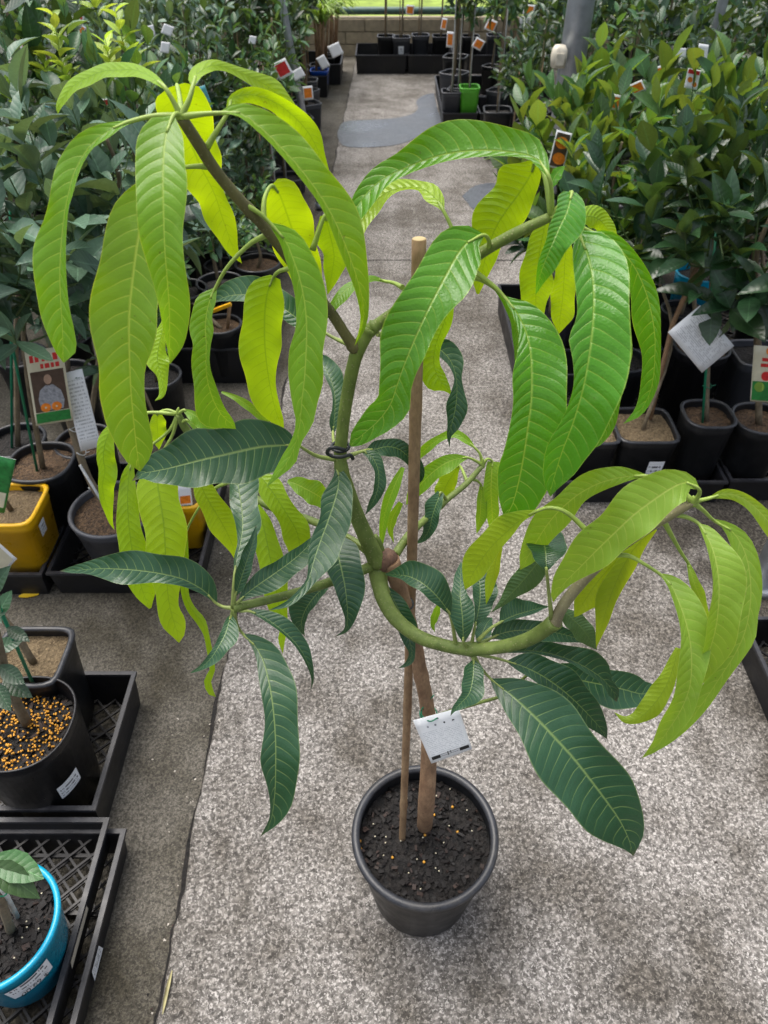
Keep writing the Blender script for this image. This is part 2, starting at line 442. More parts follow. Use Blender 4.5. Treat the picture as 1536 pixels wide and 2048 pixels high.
M = {}
M['young'] = leaf_mat('young_mango_leaf', (0.160, 0.335, 0.026), (0.25, 0.42, 0.014), (0.42, 0.56, 0.12), (0.10, 0.22, 0.015),
                      nv=19, trans=0.5, rough=0.33, tcol=(2.0, 1.7, 0.15), bstr=0.22, blot=(0.22, 0.40, 0.10), edge=(0.42, 0.52, 0.12), tip=0.25)
M['young_glossy'] = leaf_mat('young_glossy_mango_leaf', (0.085, 0.265, 0.020), (0.24, 0.41, 0.014), (0.36, 0.52, 0.10), (0.10, 0.22, 0.015),
                      nv=19, trans=0.42, rough=0.24, tcol=(2.0, 1.7, 0.15), bstr=0.42, blot=(0.15, 0.34, 0.07), edge=(0.36, 0.50, 0.11), tip=0.3)
M['young_pale'] = leaf_mat('young_pale_mango_leaf', (0.215, 0.37, 0.045), (0.27, 0.40, 0.02), (0.42, 0.52, 0.13), (0.14, 0.25, 0.02),
                      nv=19, trans=0.48, rough=0.42, tcol=(1.9, 1.6, 0.2), bstr=0.2, blot=(0.28, 0.42, 0.12), edge=(0.40, 0.50, 0.14), tip=0.3)
M['mature'] = leaf_mat('mature_mango_leaf', (0.022, 0.078, 0.030), (0.06, 0.13, 0.035), (0.26, 0.36, 0.11), (0.15, 0.24, 0.06),
                       nv=19, trans=0.14, rough=0.36, tcol=(1.6, 1.6, 0.5), bstr=0.22, blot=(0.045, 0.12, 0.06), edge=(0.20, 0.27, 0.10), spec=0.6)
M['petiole_young'] = plain('young_petiole', (0.26, 0.36, 0.07), 0.45, 0.4, 0.2, 60, 0.1)
M['petiole_mature'] = plain('mature_petiole', (0.24, 0.30, 0.08), 0.5, 0.4, 0.25, 60, 0.15)
M['stem_green'] = stem_mat('green_stem', (0.085, 0.125, 0.025), (0.175, 0.235, 0.055), (0.24, 0.24, 0.11))
M['stem_brown'] = stem_mat('brown_green_stem', (0.07, 0.062, 0.03), (0.155, 0.14, 0.06), (0.19, 0.17, 0.10))
M['stem_grey'] = stem_mat('grey_green_stem', (0.19, 0.165, 0.10), (0.30, 0.28, 0.15), (0.34, 0.32, 0.2))
M['bark'] = bark_mat('mango_bark', (0.17, 0.092, 0.048), (0.36, 0.225, 0.125), 55)
M['bark_dark'] = bark_mat('knuckle_bark', (0.09, 0.05, 0.035), (0.22, 0.12, 0.075), 70, 0.9)
M['bamboo'] = bark_mat('bamboo', (0.20, 0.12, 0.06), (0.36, 0.24, 0.13), 40, 0.25)
M['bamboo_end'] = plain('bamboo_cut_end', (0.5, 0.38, 0.2), 0.7)
M['twig'] = bark_mat('twig_bark', (0.11, 0.085, 0.05), (0.24, 0.19, 0.12), 60)
M['twig_green'] = plain('green_twig', (0.07, 0.12, 0.035), 0.5, 0.4, 0.3, 40, 0.2)
M['pot_black'] = plain('black_pot_plastic', (0.012, 0.013, 0.015), 0.40, 0.4, 0.25, 22, 0.12, dirt=(0.03, 0.028, 0.025))
M['pot_rim'] = plain('worn_pot_rim', (0.026, 0.028, 0.033), 0.36, 0.45, 0.3, 40, 0.15, dirt=(0.06, 0.057, 0.052))
M['pot_grey'] = plain('grey_pot_plastic', (0.055, 0.058, 0.068), 0.45, 0.5, 0.15, 18, 0.08, dirt=(0.10, 0.095, 0.09))
M['pot_yellow'] = plain('yellow_pot_plastic', (0.75, 0.42, 0.005), 0.32, 0.5, 0.1, 14, 0.05)
M['pot_blue'] = plain('turquoise_pot_plastic', (0.0, 0.30, 0.48), 0.3, 0.5, 0.1, 14, 0.05)
M['pot_green'] = plain('lime_pot_plastic', (0.12, 0.50, 0.04), 0.35, 0.5, 0.1, 14, 0.05)
M['pot_cobalt'] = plain('cobalt_pot_plastic', (0.01, 0.09, 0.5), 0.35, 0.5, 0.1, 14, 0.05)
M['bag'] = plain('black_grow_bag', (0.007, 0.007, 0.0085), 0.35, 0.45, 0.3, 30, 0.5)
M['tray'] = plain('black_tray_plastic', (0.009, 0.009, 0.0105), 0.5, 0.4, 0.3, 16, 0.15, dirt=(0.028, 0.026, 0.022))
M['tray_rim'] = plain('tray_rim_plastic', (0.024, 0.025, 0.030), 0.42, 0.45, 0.25, 30, 0.15, dirt=(0.05, 0.048, 0.045))
M['soil'] = soil_mat('dark_potting_mix', (0.003, 0.0025, 0.0022), (0.017, 0.0135, 0.0115))
M['soil_brown'] = soil_mat('brown_mulch', (0.06, 0.035, 0.018), (0.20, 0.12, 0.06), 160)
M['soil_tan'] = soil_mat('tan_coir_mulch', (0.13, 0.09, 0.045), (0.30, 0.22, 0.12), 190)
M['chip'] = plain('bark_chip', (0.0075, 0.006, 0.0055), 0.7, 0.35, 0.6, 60, 0.4)
M['chip_brown'] = plain('brown_bark_chip', (0.030, 0.018, 0.014), 0.7, 0.4, 0.5, 60, 0.4)
M['pellet'] = plain('fertiliser_pellet', (0.62, 0.30, 0.03), 0.35, 0.5, 0.25, 80, 0.1)
M['pellet_pale'] = plain('pale_grain', (0.55, 0.5, 0.36), 0.5, 0.5, 0.25, 80, 0.1)
M['galv'] = plain('galvanised_steel', (0.42, 0.45, 0.49), 0.42, 0.5, 0.15, 26, 0.1, metal=0.55)
M['cream'] = plain('cream_plastic', (0.62, 0.57, 0.46), 0.5)
M['white'] = plain('white_card', (0.84, 0.85, 0.85), 0.4, 0.5, 0.04, 20, 0.02)
M['black_ink'] = plain('black_ink', (0.012, 0.014, 0.014), 0.5, 0.4, 0.1, 20, 0.0)
M['green_tie'] = plain('green_tie', (0.005, 0.18, 0.09), 0.4, 0.5, 0.2, 40, 0.1)
M['black_tie'] = plain('black_rubber_tie', (0.012, 0.016, 0.018), 0.45, 0.5, 0.2, 40, 0.2)
M['white_stake'] = plain('white_stake', (0.52, 0.53, 0.51), 0.45, 0.5, 0.2, 40, 0.1)
M['orange'] = plain('orange_print', (0.80, 0.22, 0.02), 0.4, 0.5, 0.3, 60, 0)
M['red'] = plain('red_print', (0.60, 0.03, 0.03), 0.4, 0.5, 0.2, 60, 0)
M['green_print'] = plain('green_print', (0.02, 0.20, 0.04), 0.4, 0.5, 0.35, 70, 0)
M['teal_print'] = plain('teal_print', (0.10, 0.38, 0.42), 0.4, 0.5, 0.2, 70, 0)
M['photo_dark'] = plain('print_brown', (0.08, 0.05, 0.035), 0.4, 0.5, 0.3, 70, 0)
M['photo_grey'] = plain('print_grey', (0.30, 0.31, 0.34), 0.4, 0.5, 0.4, 120, 0)
M['skin_print'] = plain('print_tan', (0.42, 0.27, 0.19), 0.4, 0.5, 0.15, 120, 0)
M['cream_card'] = plain('cream_card', (0.62, 0.58, 0.42), 0.4, 0.5, 0.1, 30, 0.02)
M['fine_print'] = print_mat('care_label_print', (0.85, 0.87, 0.88), (0.3, 0.34, 0.37), rows=26, cols=70, amt=0.45, v0=0.16, v1=0.68)
M['bold_print'] = print_mat('tag_print', (0.82, 0.84, 0.86), (0.10, 0.11, 0.13), rows=22, cols=34, amt=0.45)
M['barcode'] = print_mat('barcode_print', (0.72, 0.74, 0.76), (0.03, 0.03, 0.035), rows=4, cols=46, amt=0.9, v0=0.15, v1=0.85)
M['price_print'] = print_mat('price_sticker_print', (0.80, 0.82, 0.84), (0.03, 0.03, 0.035), rows=3, cols=46, amt=0.9, v0=0.5, v1=0.92)
M['tape'] = plain('masking_tape', (0.42, 0.38, 0.30), 0.7, 0.3, 0.15, 60, 0.2)
M['drip'] = plain('yellow_handle', (0.75, 0.40, 0.01), 0.4)
M['rail'] = plain('green_rail_paint', (0.06, 0.12, 0.10), 0.5)
M['block'] = plain('tan_block', (0.30, 0.25, 0.17), 0.85, 0.3, 0.25, 12, 0.5, dirt=(0.18, 0.15, 0.11))
M['lawn'] = plain('lawn', (0.22, 0.30, 0.06), 0.9, 0.2, 0.5, 3, 0.5)
M['dead_leaf'] = plain('dry_leaf', (0.40, 0.37, 0.20), 0.6, 0.3, 0.25, 50, 0.3)
M['yellow_leaf'] = plain('fallen_yellow_leaf', (0.68, 0.45, 0.02), 0.5, 0.4, 0.2, 40, 0.2)

M['path'] = concrete_mat('aggregate_concrete', (0.070, 0.065, 0.059), (0.275, 0.258, 0.238), (0.44, 0.42, 0.385), spk=82, dirt_amt=1.0,
                         fleck=(0.48, 0.455, 0.43), near_dirt=(0.86, 1.12, (0.24, 0.22, 0.18)))
M['old'] = concrete_mat('old_dark_concrete', (0.040, 0.037, 0.030), (0.14, 0.128, 0.106), (0.36, 0.34, 0.26), spk=130, dirt_amt=0.9,
                        fleck=(0.18, 0.166, 0.14))
def wet_mat():
    m, nt, out = newmat('wet_concrete'); co = coords(nt)
    n1 = noise_n(nt, co, 60, 4, 0.6); n2 = noise_n(nt, co, 3, 5, 0.6)
    c = ramp(nt, n1, [(0.35, (0.06, 0.068, 0.08)), (0.65, (0.12, 0.132, 0.15))])
    p = N(nt, 'ShaderNodeBsdfPrincipled', Roughness=0.35)
    nt.links.new(c, p.inputs['Base Color'])
    nt.links.new(ramp(nt, n2, [(0.35, (0.25,)*3), (0.7, (0.6,)*3)]), p.inputs['Roughness'])
    nt.links.new(bump(nt, n1, 0.3, 0.002), p.inputs['Normal'])
    nt.links.new(p.outputs[0], out.inputs[0]); return m
M['wet'] = wet_mat()

# ------------------------------------------------------------------ ground
def sheet(name, x0, x1, y0, y1, z, mat):
    b = MB(); b.v = [Vector((x0, y0, z)), Vector((x1, y0, z)), Vector((x1, y1, z)), Vector((x0, y1, z))]
    b.face((0, 1, 2, 3), mat, smooth=False)
    return tag(b.build(name), kind='structure')
GZ = -0.014
sheet('ground', -60, 60, -6, 9.6, GZ, M['old'])
lawn = sheet('lawn', -120, 120, 9.6, 240, GZ+0.02, M['lawn'])

def edge_x(y):                                      # ragged left edge of the path slabs
    base = -0.447 + max(0, y-1.0)*0.020
    return base + 0.011*noise.noise(Vector((y*7.0, 2.3, 0))) + 0.006*noise.noise(Vector((y*31.0, 5.1, 0)))
def slab(y0, y1, x1, step=0.025):
    b = MB(); n = max(2, int((y1-y0)/step)); T = []; B = []
    nseed = 9.7
    for i in range(n+1):
        y = y0+(y1-y0)*i/n; x = edge_x(y)
        T.append(len(b.v)); b.v.append(Vector((x, y, 0.0)))
        b.v.append(Vector((x-0.004, y, -0.006))); b.v.append(Vector((x-0.002, y, -0.05)))
        b.v.append(Vector((x1, y, 0.0)))
    for i in range(n):
        a, c = T[i], T[i+1]
        b.face((a, a+3, c+3, c), M['path'], smooth=False)
        b.face((a+1, a, c, c+1), M['path'], smooth=False)
        b.face((a+2, a+1, c+1, c+2), M['path'], smooth=False)
    for a, s in ((T[0], 1), (T[-1], -1)):            # end faces of the joint
        y = b.v[a].y; k = len(b.v)
        b.v += [Vector((b.v[a].x, y, -0.05)), Vector((x1, y, -0.05))]
        b.face((a, k, k+1, a+3) if s > 0 else (a, a+3, k+1, k), M['path'], smooth=False)
    return b
path = slab(-3.0, 3.953, 1.95).build('path'); tag(path, kind='structure')
path2 = slab(3.963, 9.2, 2.6).build('path'); tag(path2, kind='structure')
# wet patch left by the hose
wp = [(868, 186), (874, 215), (880, 250), (838, 272), (800, 288), (745, 294), (692, 293), (678, 280), (676, 262), (690, 243), (730, 240), (790, 236),
      (824, 228), (836, 216), (832, 205), (838, 196), (852, 189)]
b = MB()
wc = catmull([(*G(x, y, 0.003)[:2],) for x, y in wp+wp[:1]], 60)
ctr = Vector((sum(p[0] for p in wc)/60, sum(p[1] for p in wc)/60, 0.003))
b.v = [Vector((p[0], p[1], 0.003)) for p in wc[:-1]]
b.face(range(len(b.v)), M['wet'], smooth=False)
tag(b.build('wet_patch'), kind='structure')
b = MB(); wc = catmull([(*G(x, y, 0.003)[:2],) for x, y in ((925, 392), (950, 372), (985, 366), (1012, 380), (1008, 404), (985, 424), (948, 418), (925, 392))], 40)
b.v = [Vector((p[0]+.012*noise.noise(Vector((p[0]*20, p[1]*20, 3))), p[1], 0.003)) for p in wc[:-1]]; b.face(range(len(b.v)), M['wet'], smooth=False)
tag(b.build('wet_patch'), kind='structure')
# dirt in the gap beside the slabs, doubling as painted shade of their edge
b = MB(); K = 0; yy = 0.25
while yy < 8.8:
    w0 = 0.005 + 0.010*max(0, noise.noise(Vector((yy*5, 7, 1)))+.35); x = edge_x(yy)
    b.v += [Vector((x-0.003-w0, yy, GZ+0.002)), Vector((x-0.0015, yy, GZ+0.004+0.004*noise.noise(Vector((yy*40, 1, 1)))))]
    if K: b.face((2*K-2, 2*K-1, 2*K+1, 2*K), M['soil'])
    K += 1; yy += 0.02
tag(b.build('seam_dirt_shade'), 'dark dirt and painted edge shade along the slab', 'dirt', kind='stuff')
# grit, crumbs of mulch and tiny stones lying on the concrete
b = MB(); rg = random.Random(3)
def crumb(b, p, s, mat, rg):
    k = len(b.v)
    q = [Vector((rg.uniform(-1, 1), rg.uniform(-1, 1), rg.uniform(-.2, 1)*0.6))*s for _ in range(5)]
    for v in q: b.v.append(p+v)
    for f in ((0, 1, 2), (0, 2, 3), (0, 3, 4), (1, 2, 4), (2, 3, 4), (0, 1, 4)): b.face([k+i for i in f], mat, smooth=False)
M['stone_pale'] = plain('pale_grit', (0.5, 0.46, 0.4), 0.8)
for _ in range(420):
    y = rg.uniform(0.3, 2.4); u = rg.random()
    if u < .55: x = edge_x(y) + rg.gauss(-0.01, 0.012); z = GZ
    elif u < .8: x = rg.uniform(-0.62, -0.45); z = GZ
    else: x = rg.uniform(0.75, 1.0); z = 0.0
    crumb(b, Vector((x, y, z+0.001)), rg.choice((0.0015, 0.002, 0.003, 0.004)), rg.choice((M['chip'], M['chip'], M['chip_brown'], M['stone_pale'])), rg)
tag(b.build('grit'), 'crumbs of bark and grit along the slab edge', 'grit', kind='stuff')

# ------------------------------------------------------------------ pots, soil, trays
def pot(parent, r0, r1, h, mat, z0=0.0, power=2.0, rim=0.010, loc=(0, 0), rimmat=None, n=44, ax=1.0, ay=1.0, ribs=True):
    """thin-walled tapered container with a rolled rim (sub-part)"""
    b = MB(); c = (loc[0], loc[1], z0)
    b.rings([(r0*0.3, 0.012), (r0*0.9, 0.012), (r0*0.94, 0.0), (r0, 0.004), (r0+(r1-r0)*0.86, h*0.86), (r1*0.985, h*0.862), (r1*0.99, h*0.93), (r1, h-0.006)],
            mat, n, power, c, ax=ax, ay=ay)
    b.rings([(r1*0.955, h-0.004), (r1*0.94, h*0.86), (r0*0.92, 0.03)], mat, n, power, c, ax=ax, ay=ay)
    o = b.build('pot', parent)
    b = MB(); t = rim
    prof = []
    for k in range(9):
        a = math.pi*(1.25 - 1.5*k/8)
        prof.append((r1*0.978 - math.cos(a)*-1*0 + t*0.75*math.cos(math.pi-a), h - 0.004 + t*0.7*math.sin(a)))
    prof = prof[::-1]
    b.rings(prof, rimmat or M['pot_rim'], n, power, c, ax=ax, ay=ay)
    b.build('rim', o)
    return o
def soil(parent, r, z, mat, loc=(0, 0), power=2.0, seed=1, amp=0.006, rings=9, n=40, ax=1.0, ay=1.0):
    b = MB(); b.v.append(Vector((loc[0], loc[1], z)))
    for i in range(1, rings+1):
        for k in range(n):
            a = 2*math.pi*(k+0.5)/n; ca, sa = math.cos(a), math.sin(a)
            rr = r*i/rings/((abs(ca)**power+abs(sa)**power)**(1/power))
            x, y = rr*ca*ax, rr*sa*ay
            b.v.append(Vector((loc[0]+x, loc[1]+y, z + amp*noise.noise(Vector((x*40, y*40, seed))) + amp*0.6*noise.noise(Vector((x*110, y*110, seed))))))
    for k in range(n): b.face((0, 1+k, 1+(k+1) % n), mat)
    for i in range(rings-1):
        for k in range(n):
            a = 1+i*n; k2 = (k+1) % n
            b.face((a+k, a+n+k, a+n+k2, a+k2), mat)
    return b.build('soil', parent)
def chips(parent, r, z, cnt, seed, mats, smin=0.003, smax=0.008, loc=(0, 0), name='bark_chips'):
    b = MB(); rg = random.Random(seed)
    for _ in range(cnt):
        a = rg.uniform(0, 6.283); rr = r*math.sqrt(rg.random()); s = rg.uniform(smin, smax)
        R = Matrix.Rotation(rg.uniform(0, 6.28), 3, 'Z') @ Matrix.Rotation(rg.uniform(-.5, .5), 3, 'X') @ Matrix.Rotation(rg.uniform(-.5, .5), 3, 'Y')
        b.box((loc[0]+rr*math.cos(a), loc[1]+rr*math.sin(a), z+0.003+rg.uniform(-.002, .003)), (s, s*rg.uniform(.3, .8), s*rg.uniform(.12, .35)), rg.choice(mats), R, rg.uniform(.5, 1))
    o = b.build(name, parent); o['kind'] = 'stuff'; return o
def pellets(parent, pts, r, mat, name='fertiliser_pellets'):
    b = MB()
    for p in pts:
        p = Vector(p); k = len(b.v)
        for v in ((0, 0, 1), (.89, 0, .45), (.28, .85, .45), (-.72, .53, .45), (-.72, -.53, .45), (.28, -.85, .45), (.72, .53, -.45), (-.28, .85, -.45), (-.89, 0, -.45), (-.28, -.85, -.45), (.72, -.53, -.45), (0, 0, -1)):
            b.v.append(p+Vector(v)*r)
        for f in ((0,1,2),(0,2,3),(0,3,4),(0,4,5),(0,5,1),(1,6,2),(2,7,3),(3,8,4),(4,9,5),(5,10,1),(6,7,2),(7,8,3),(8,9,4),(9,10,5),(10,6,1),(11,7,6),(11,8,7),(11,9,8),(11,10,9),(11,6,10)):
            b.face([k+i for i in f], mat)
    o = b.build(name, parent); o['kind'] = 'stuff'; return o

# ------------------------------------------------------------------ the mango
POT = Vector((0.082, 0.66, 0.0)); RIMZ = 0.26
mango = thing('mango_tree', 'young mango tree with drooping lime and dark leaves, staked in a black pot', 'mango tree', POT)
def loc(p): return Vector(p) - POT
pot(mango, 0.108, 0.142, RIMZ, M['pot_black'], rim=0.0115, n=64)
SZ = 0.222
soil(mango, 0.132, SZ, M['soil'], seed=3, amp=0.007, rings=16, n=64)
chips(mango, 0.128, SZ, 620, 5, [M['chip']]*7+[M['chip_brown']], 0.002, 0.0068)
rg = random.Random(11)
pellets(mango, [loc(G(x, y, SZ+0.006)) for x, y in ((848, 1662), (915, 1664), (850, 1670), (785, 1715), (848, 1724), (905, 1614), (868, 1630), (720, 1682), (721, 1697))], 0.0032, M['pellet'])
pellets(mango, [loc(G(x, y, SZ+0.006)) for x, y in ((750, 1673), (846, 1675), (878, 1742), (780, 1594), (841, 1778), (900, 1578))] +
        [Vector((0.11*math.sqrt(rg.random())*math.cos(a), 0.11*math.sin(a)*math.sqrt(rg.random()), SZ+0.006)) for a in [rg.uniform(0, 6.28) for _ in range(16)]],
        0.0018, M['pellet_pale'], 'pale_grains')

def px_tube(name, pts, rad, mat, parent=mango, n=12, rows=None, knots=()):
    """branch through photograph points (px, py, Y); rad in metres"""
    w = [loc(P(x, y, Y)) for x, y, Y in pts]
    rows = rows or len(pts)*5
    sp = smooth_path(w, rows)
    rr = []
    for i in range(rows):
        u = (len(rad)-1)*i/(rows-1); k = min(int(u), len(rad)-2); f = u-k
        r = rad[k]*(1-f)+rad[k+1]*f
        for kn, amp in knots:
            r += amp*math.exp(-((i/(rows-1)-kn)/0.018)**2)
        r *= 1+0.03*noise.noise(Vector((i*0.7, rad[0]*900, 0)))
        rr.append(r)
    b = MB(); b.tube(sp, rr, mat, n)
    return b.build(name, parent)

soilpt = G(849, 1648, SZ)
trunk_pts = [(849, 1655, soilpt.y), (853, 1600, 0.640), (857, 1530, 0.655), (858, 1460, 0.668), (853, 1405, 0.678), (843, 1355, 0.684), (832, 1300, 0.690), (818, 1240, 0.695), (800, 1180, 0.698), (780, 1120, 0.70)]
px_tube('trunk', trunk_pts, [0.0158, 0.0155, 0.0140, 0.0132, 0.0118, 0.0112, 0.0108, 0.0105, 0.0112, 0.0135], M['bark'], n=18, rows=70, knots=((0.56, 0.0014), (0.66, 0.0012)))
px_tube('knuckle', [(792, 1130, 0.70), (776, 1118, 0.702), (758, 1128, 0.698), (744, 1135, 0.692)], [0.006, 0.0155, 0.0135, 0.006], M['bark_dark'], n=16, rows=16)
px_tube('main_stem', [(756, 1128, 0.697), (735, 1080, 0.702), (713, 1030, 0.706), (694, 975, 0.712), (681, 925, 0.716), (684, 870, 0.722), (693, 800, 0.728), (708, 725, 0.734), (722, 688, 0.737), (741, 655, 0.74)],
        [0.0125, 0.0110, 0.0100, 0.0092, 0.0080, 0.0076, 0.0075, 0.0076, 0.0080, 0.0074], M['stem_green'], n=14, rows=60, knots=((0.42, 0.001), (0.985, 0.002)))
px_tube('branch', [(712, 700, 0.735), (690, 668, 0.732), (662, 625, 0.727), (625, 580, 0.72), (580, 520, 0.712), (530, 455, 0.70), (475, 395, 0.69), (430, 340, 0.682), (395, 285, 0.674), (362, 234, 0.665)],
        [0.0066, 0.0060, 0.0058, 0.0057, 0.0056, 0.0055, 0.0054, 0.0053, 0.0052, 0.0048], M['stem_brown'], n=12, rows=54, knots=((0.03, 0.0018), (0.62, 0.0008)))
px_tube('branch', [(738, 660, 0.74), (765, 642, 0.742), (820, 602, 0.738), (900, 548, 0.73), (975, 498, 0.72), (1040, 462, 0.712), (1100, 434, 0.705)],
        [0.0072, 0.0066, 0.0060, 0.0058, 0.0057, 0.0055, 0.0046], M['stem_green'], n=12, rows=44, knots=((0.07, 0.0022),))
px_tube('branch', [(753, 1135, 0.697), (758, 1165, 0.685), (768, 1200, 0.665), (792, 1238, 0.645), (835, 1272, 0.625), (885, 1290, 0.605), (935, 1298, 0.592), (1000, 1294, 0.578), (1060, 1277, 0.567), (1112, 1243, 0.558)],
        [0.0125, 0.0112, 0.0105, 0.0100, 0.0094, 0.0086, 0.0084, 0.0086, 0.0090, 0.0088], M['stem_green'], n=14, rows=60, knots=((0.68, 0.0018), (0.99, 0.0012)))
px_tube('branch', [(1108, 1248, 0.559), (1125, 1213, 0.556), (1160, 1168, 0.552), (1220, 1110, 0.546), (1290, 1060, 0.542), (1345, 1028, 0.54), (1388, 1004, 0.538)],
        [0.0074, 0.0068, 0.0062, 0.0056, 0.0052, 0.0048, 0.0036], M['stem_grey'], n=12, rows=40, knots=((0.01, 0.002),))
px_tube('branch', [(745, 1132, 0.694), (700, 1150, 0.675), (655, 1166, 0.655), (600, 1183, 0.635), (540, 1199, 0.615), (466, 1216, 0.596)], [0.0072, 0.0066, 0.0062, 0.0058, 0.0056, 0.0054], M['stem_green'], rows=34, knots=((0.985, 0.0022),))
px_tube('branch', [(735, 1100, 0.71), (680, 1068, 0.74), (620, 1040, 0.77), (550, 1018, 0.80), (480, 975, 0.825), (410, 905, 0.845), (372, 858, 0.852), (356, 828, 0.855)], [0.006, 0.0057, 0.0056, 0.0056, 0.0058, 0.0060, 0.0058, 0.0045], M['stem_green'], rows=40)
px_tube('branch', [(790, 1110, 0.71), (818, 1070, 0.75), (846, 1043, 0.79), (893, 1000, 0.83), (933, 967, 0.855), (964, 932, 0.875)], [0.0062, 0.0058, 0.0052, 0.0048, 0.0046, 0.004], M['stem_green'], rows=34, knots=((0.55, 0.0014),))
px_tube('branch', [(765, 1112, 0.705), (757, 1085, 0.71), (748, 1073, 0.712)], [0.0056, 0.0048, 0.005], M['stem_green'], rows=12)
px_tube('shoot', [(858, 1436, 0.67), (905, 1421, 0.665), (960, 1405, 0.655), (1010, 1388, 0.645), (1060, 1345, 0.64)], [0.0032, 0.0030, 0.0028, 0.0026, 0.0022], M['stem_green'], rows=24, n=8)
# bamboo stake
stake_b = MB()
sb = G(804, 1686, SZ-0.02); st = P(838, 478, 0.765)
spts, srad = [], []
for i in range(61):
    u = i/60; spts.append(loc(sb.lerp(st, u)) + Vector((0.003*math.sin(u*3.1), 0, 0)))
    r = 0.0066 + 0.0012*u
    for kn in (0.115, 0.36, 0.60, 0.84): r += 0.0013*math.exp(-((u-kn)/0.008)**2)
    srad.append(r)
stake_b.tube(spts, srad, M['bamboo'], 14)
stake = stake_b.build('stake', mango)
b = MB(); b.tube([spts[-1], spts[-1]+(spts[-1]-spts[-2]).normalized()*0.0006], [0.0072, 0.0070], M['bamboo_end'], 14); b.build('cut_end', stake)
# ties
def ring_tie(name, px, py, Y, r, wire, mat, parent, tail=None, tilt=(0, 0, 1)):
    c = loc(P(px, py, Y)); t = Vector(tilt).normalized(); e = t.orthogonal().normalized(); f = t.cross(e)
    pts = [c + (e*math.cos(a)+f*math.sin(a))*r for a in [6.283*k/18 for k in range(19)]]
    if tail: pts += [loc(P(*q)) for q in tail]
    b = MB(); b.tube(pts, wire, mat, 8); return b.build(name, parent)
b = MB()
tp = smooth_path([loc(P(x, y, Y)) for x, y, Y in ((690, 900, 0.70), (665, 895, 0.695), (654, 905, 0.70), (664, 912, 0.70), (682, 914, 0.697), (700, 910, 0.70), (706, 918, 0.702))], 24)
b.tube(tp, 0.0023, M['black_tie'], 8); b.build('tie', mango)
ring_tie('tie', 681, 893, 0.72, 0.0105, 0.002, M['black_tie'], mango)
ring_tie('tie', 803, 1205, 0.70, 0.017, 0.0016, M['black_tie'], mango, tilt=(0.15, 0.1, 1))
ring_tie('tie', 857, 1428, 0.672, 0.0145, 0.0013, M['green_tie'], mango, tilt=(0.2, -0.3, 1))

# leaves: (kind, Y at base, depth change at middle and tip, petiole points (px, py, Y), stations (px, py, half-width a, half-width b), fold a, fold b)
LEAVES = []; CUR = ['young']
def L(kind, Y, dm, dt, st, pet=None, fa=None, fb=None, ruf=1.0, dip=0.0):
    LEAVES.append((kind, Y, dm, dt, st, pet, fa, fb, ruf, dip, CUR[0]))
T1 = (362, 233, 0.664)
# --- crown on the upper branch beside the yellow pots
L('Yu', .668, .05, .09, [(330,175,4,4),(305,155,9,10),(271,140,13,13),(232,140,15,15),(206,142,15,15),(171,157,15,15),(146,172,13,12),(128,194,10,10),(117,214,6,6),(116,229,0,0)], [T1, (350,208,.665)], .9, -.9)
L('Y', .655, .015, .06, [(261,243,3,3),(240,250,9,7),(206,269,24,12),(180,292,33,8),(159,324,36,8),(146,352,38,9),(138,385,40,8),(131,415,38,6),(127,445,40,8),(122,500,52,10),(120,555,55,12),(122,610,46,16),(125,660,32,24),(126,705,14,25),(127,725,1,2)], [T1, (310,232,.66)], -.15, -.9)
L('Y', .652, -.01, .06, [(346,233,5,5),(338,248,36,24),(331,278,53,38),(327,321,57,43),(326,360,59,46),(327,412,57,42),(328,460,49,39),(330,505,39,40),(334,555,31,40),(338,610,22,40),(339,656,13,36),(339,695,5,26),(339,728,0,1)], [T1, (354,228,.66)])
L('Y', .668, .02, .085, [(352,340,4,4),(318,372,30,30),(290,425,60,50),(276,480,72,55),(267,545,74,58),(260,610,75,60),(258,660,75,58),(259,705,71,42),(260,735,67,29),(262,775,66,26),(265,815,58,28),(269,855,50,33),(273,895,36,34),(277,925,20,20),(280,943,0,1)], [(424, 334, .681), (388, 333, .676)])
L('Yu', .70, .0, .0, [(330,640,5,5),(318,690,18,14),(315,720,22,22),(322,750,10,16),(326,775,8,8),(322,792,5,5),(309,802,0,0)])
L('Yu', .675, .05, .12, [(386,172,3,3),(388,158,9,13),(400,143,10,17),(425,130,12,12),(450,134,9,9),(475,143,10,10),(510,158,14,16),(540,176,18,20),(568,200,20,14),(590,224,10,8),(604,250,0,0)], [T1, (378,200,.668)], -.7, .9)
L('Yu', .69, .05, .09, [(456,224,4,4),(464,198,15,8),(500,189,17,15),(550,205,18,17),(590,235,25,22),(620,270,28,20),(640,310,22,10),(655,345,8,4),(662,365,0,0)], [(413, 296, .678), (436, 258, .682)], .5, -.6)
L('Y', .66, .02, .09, [(440,226,2,2),(460,222,6,13),(485,228,8,24),(515,250,10,36),(550,283,10,42),(590,325,11,45),(625,370,11,48),(655,415,12,48),(680,465,14,45),(698,510,14,38),(715,560,12,24),(726,605,10,12),(727,640,6,8),(720,668,4,5),(709,692,0,0)], [T1, (405, 228, .662)], -1.6, -.15)
L('Yu', .72, .08, .15, [(354,170,16,16),(358,184,44,43),(365,225,50,54),(380,280,50,54),(400,330,50,46),(420,368,46,24),(432,395,36,20),(443,430,33,25),(455,465,24,19),(468,500,14,9),(484,527,0,0)], [T1, (360, 200, .69)])
L('Y', .69, .03, .10, [(541,447,3,3),(556,463,8,18),(572,483,12,32),(583,510,15,40),(597,550,17,44),(608,600,17,43),(613,655,20,40),(612,705,34,36),(609,755,35,40),(603,805,20,30),(600,845,8,24),(592,885,10,10),(578,918,15,16),(558,945,10,8),(531,976,0,0)], [(482, 405, .691), (515, 424, .69)], .9, -.2)
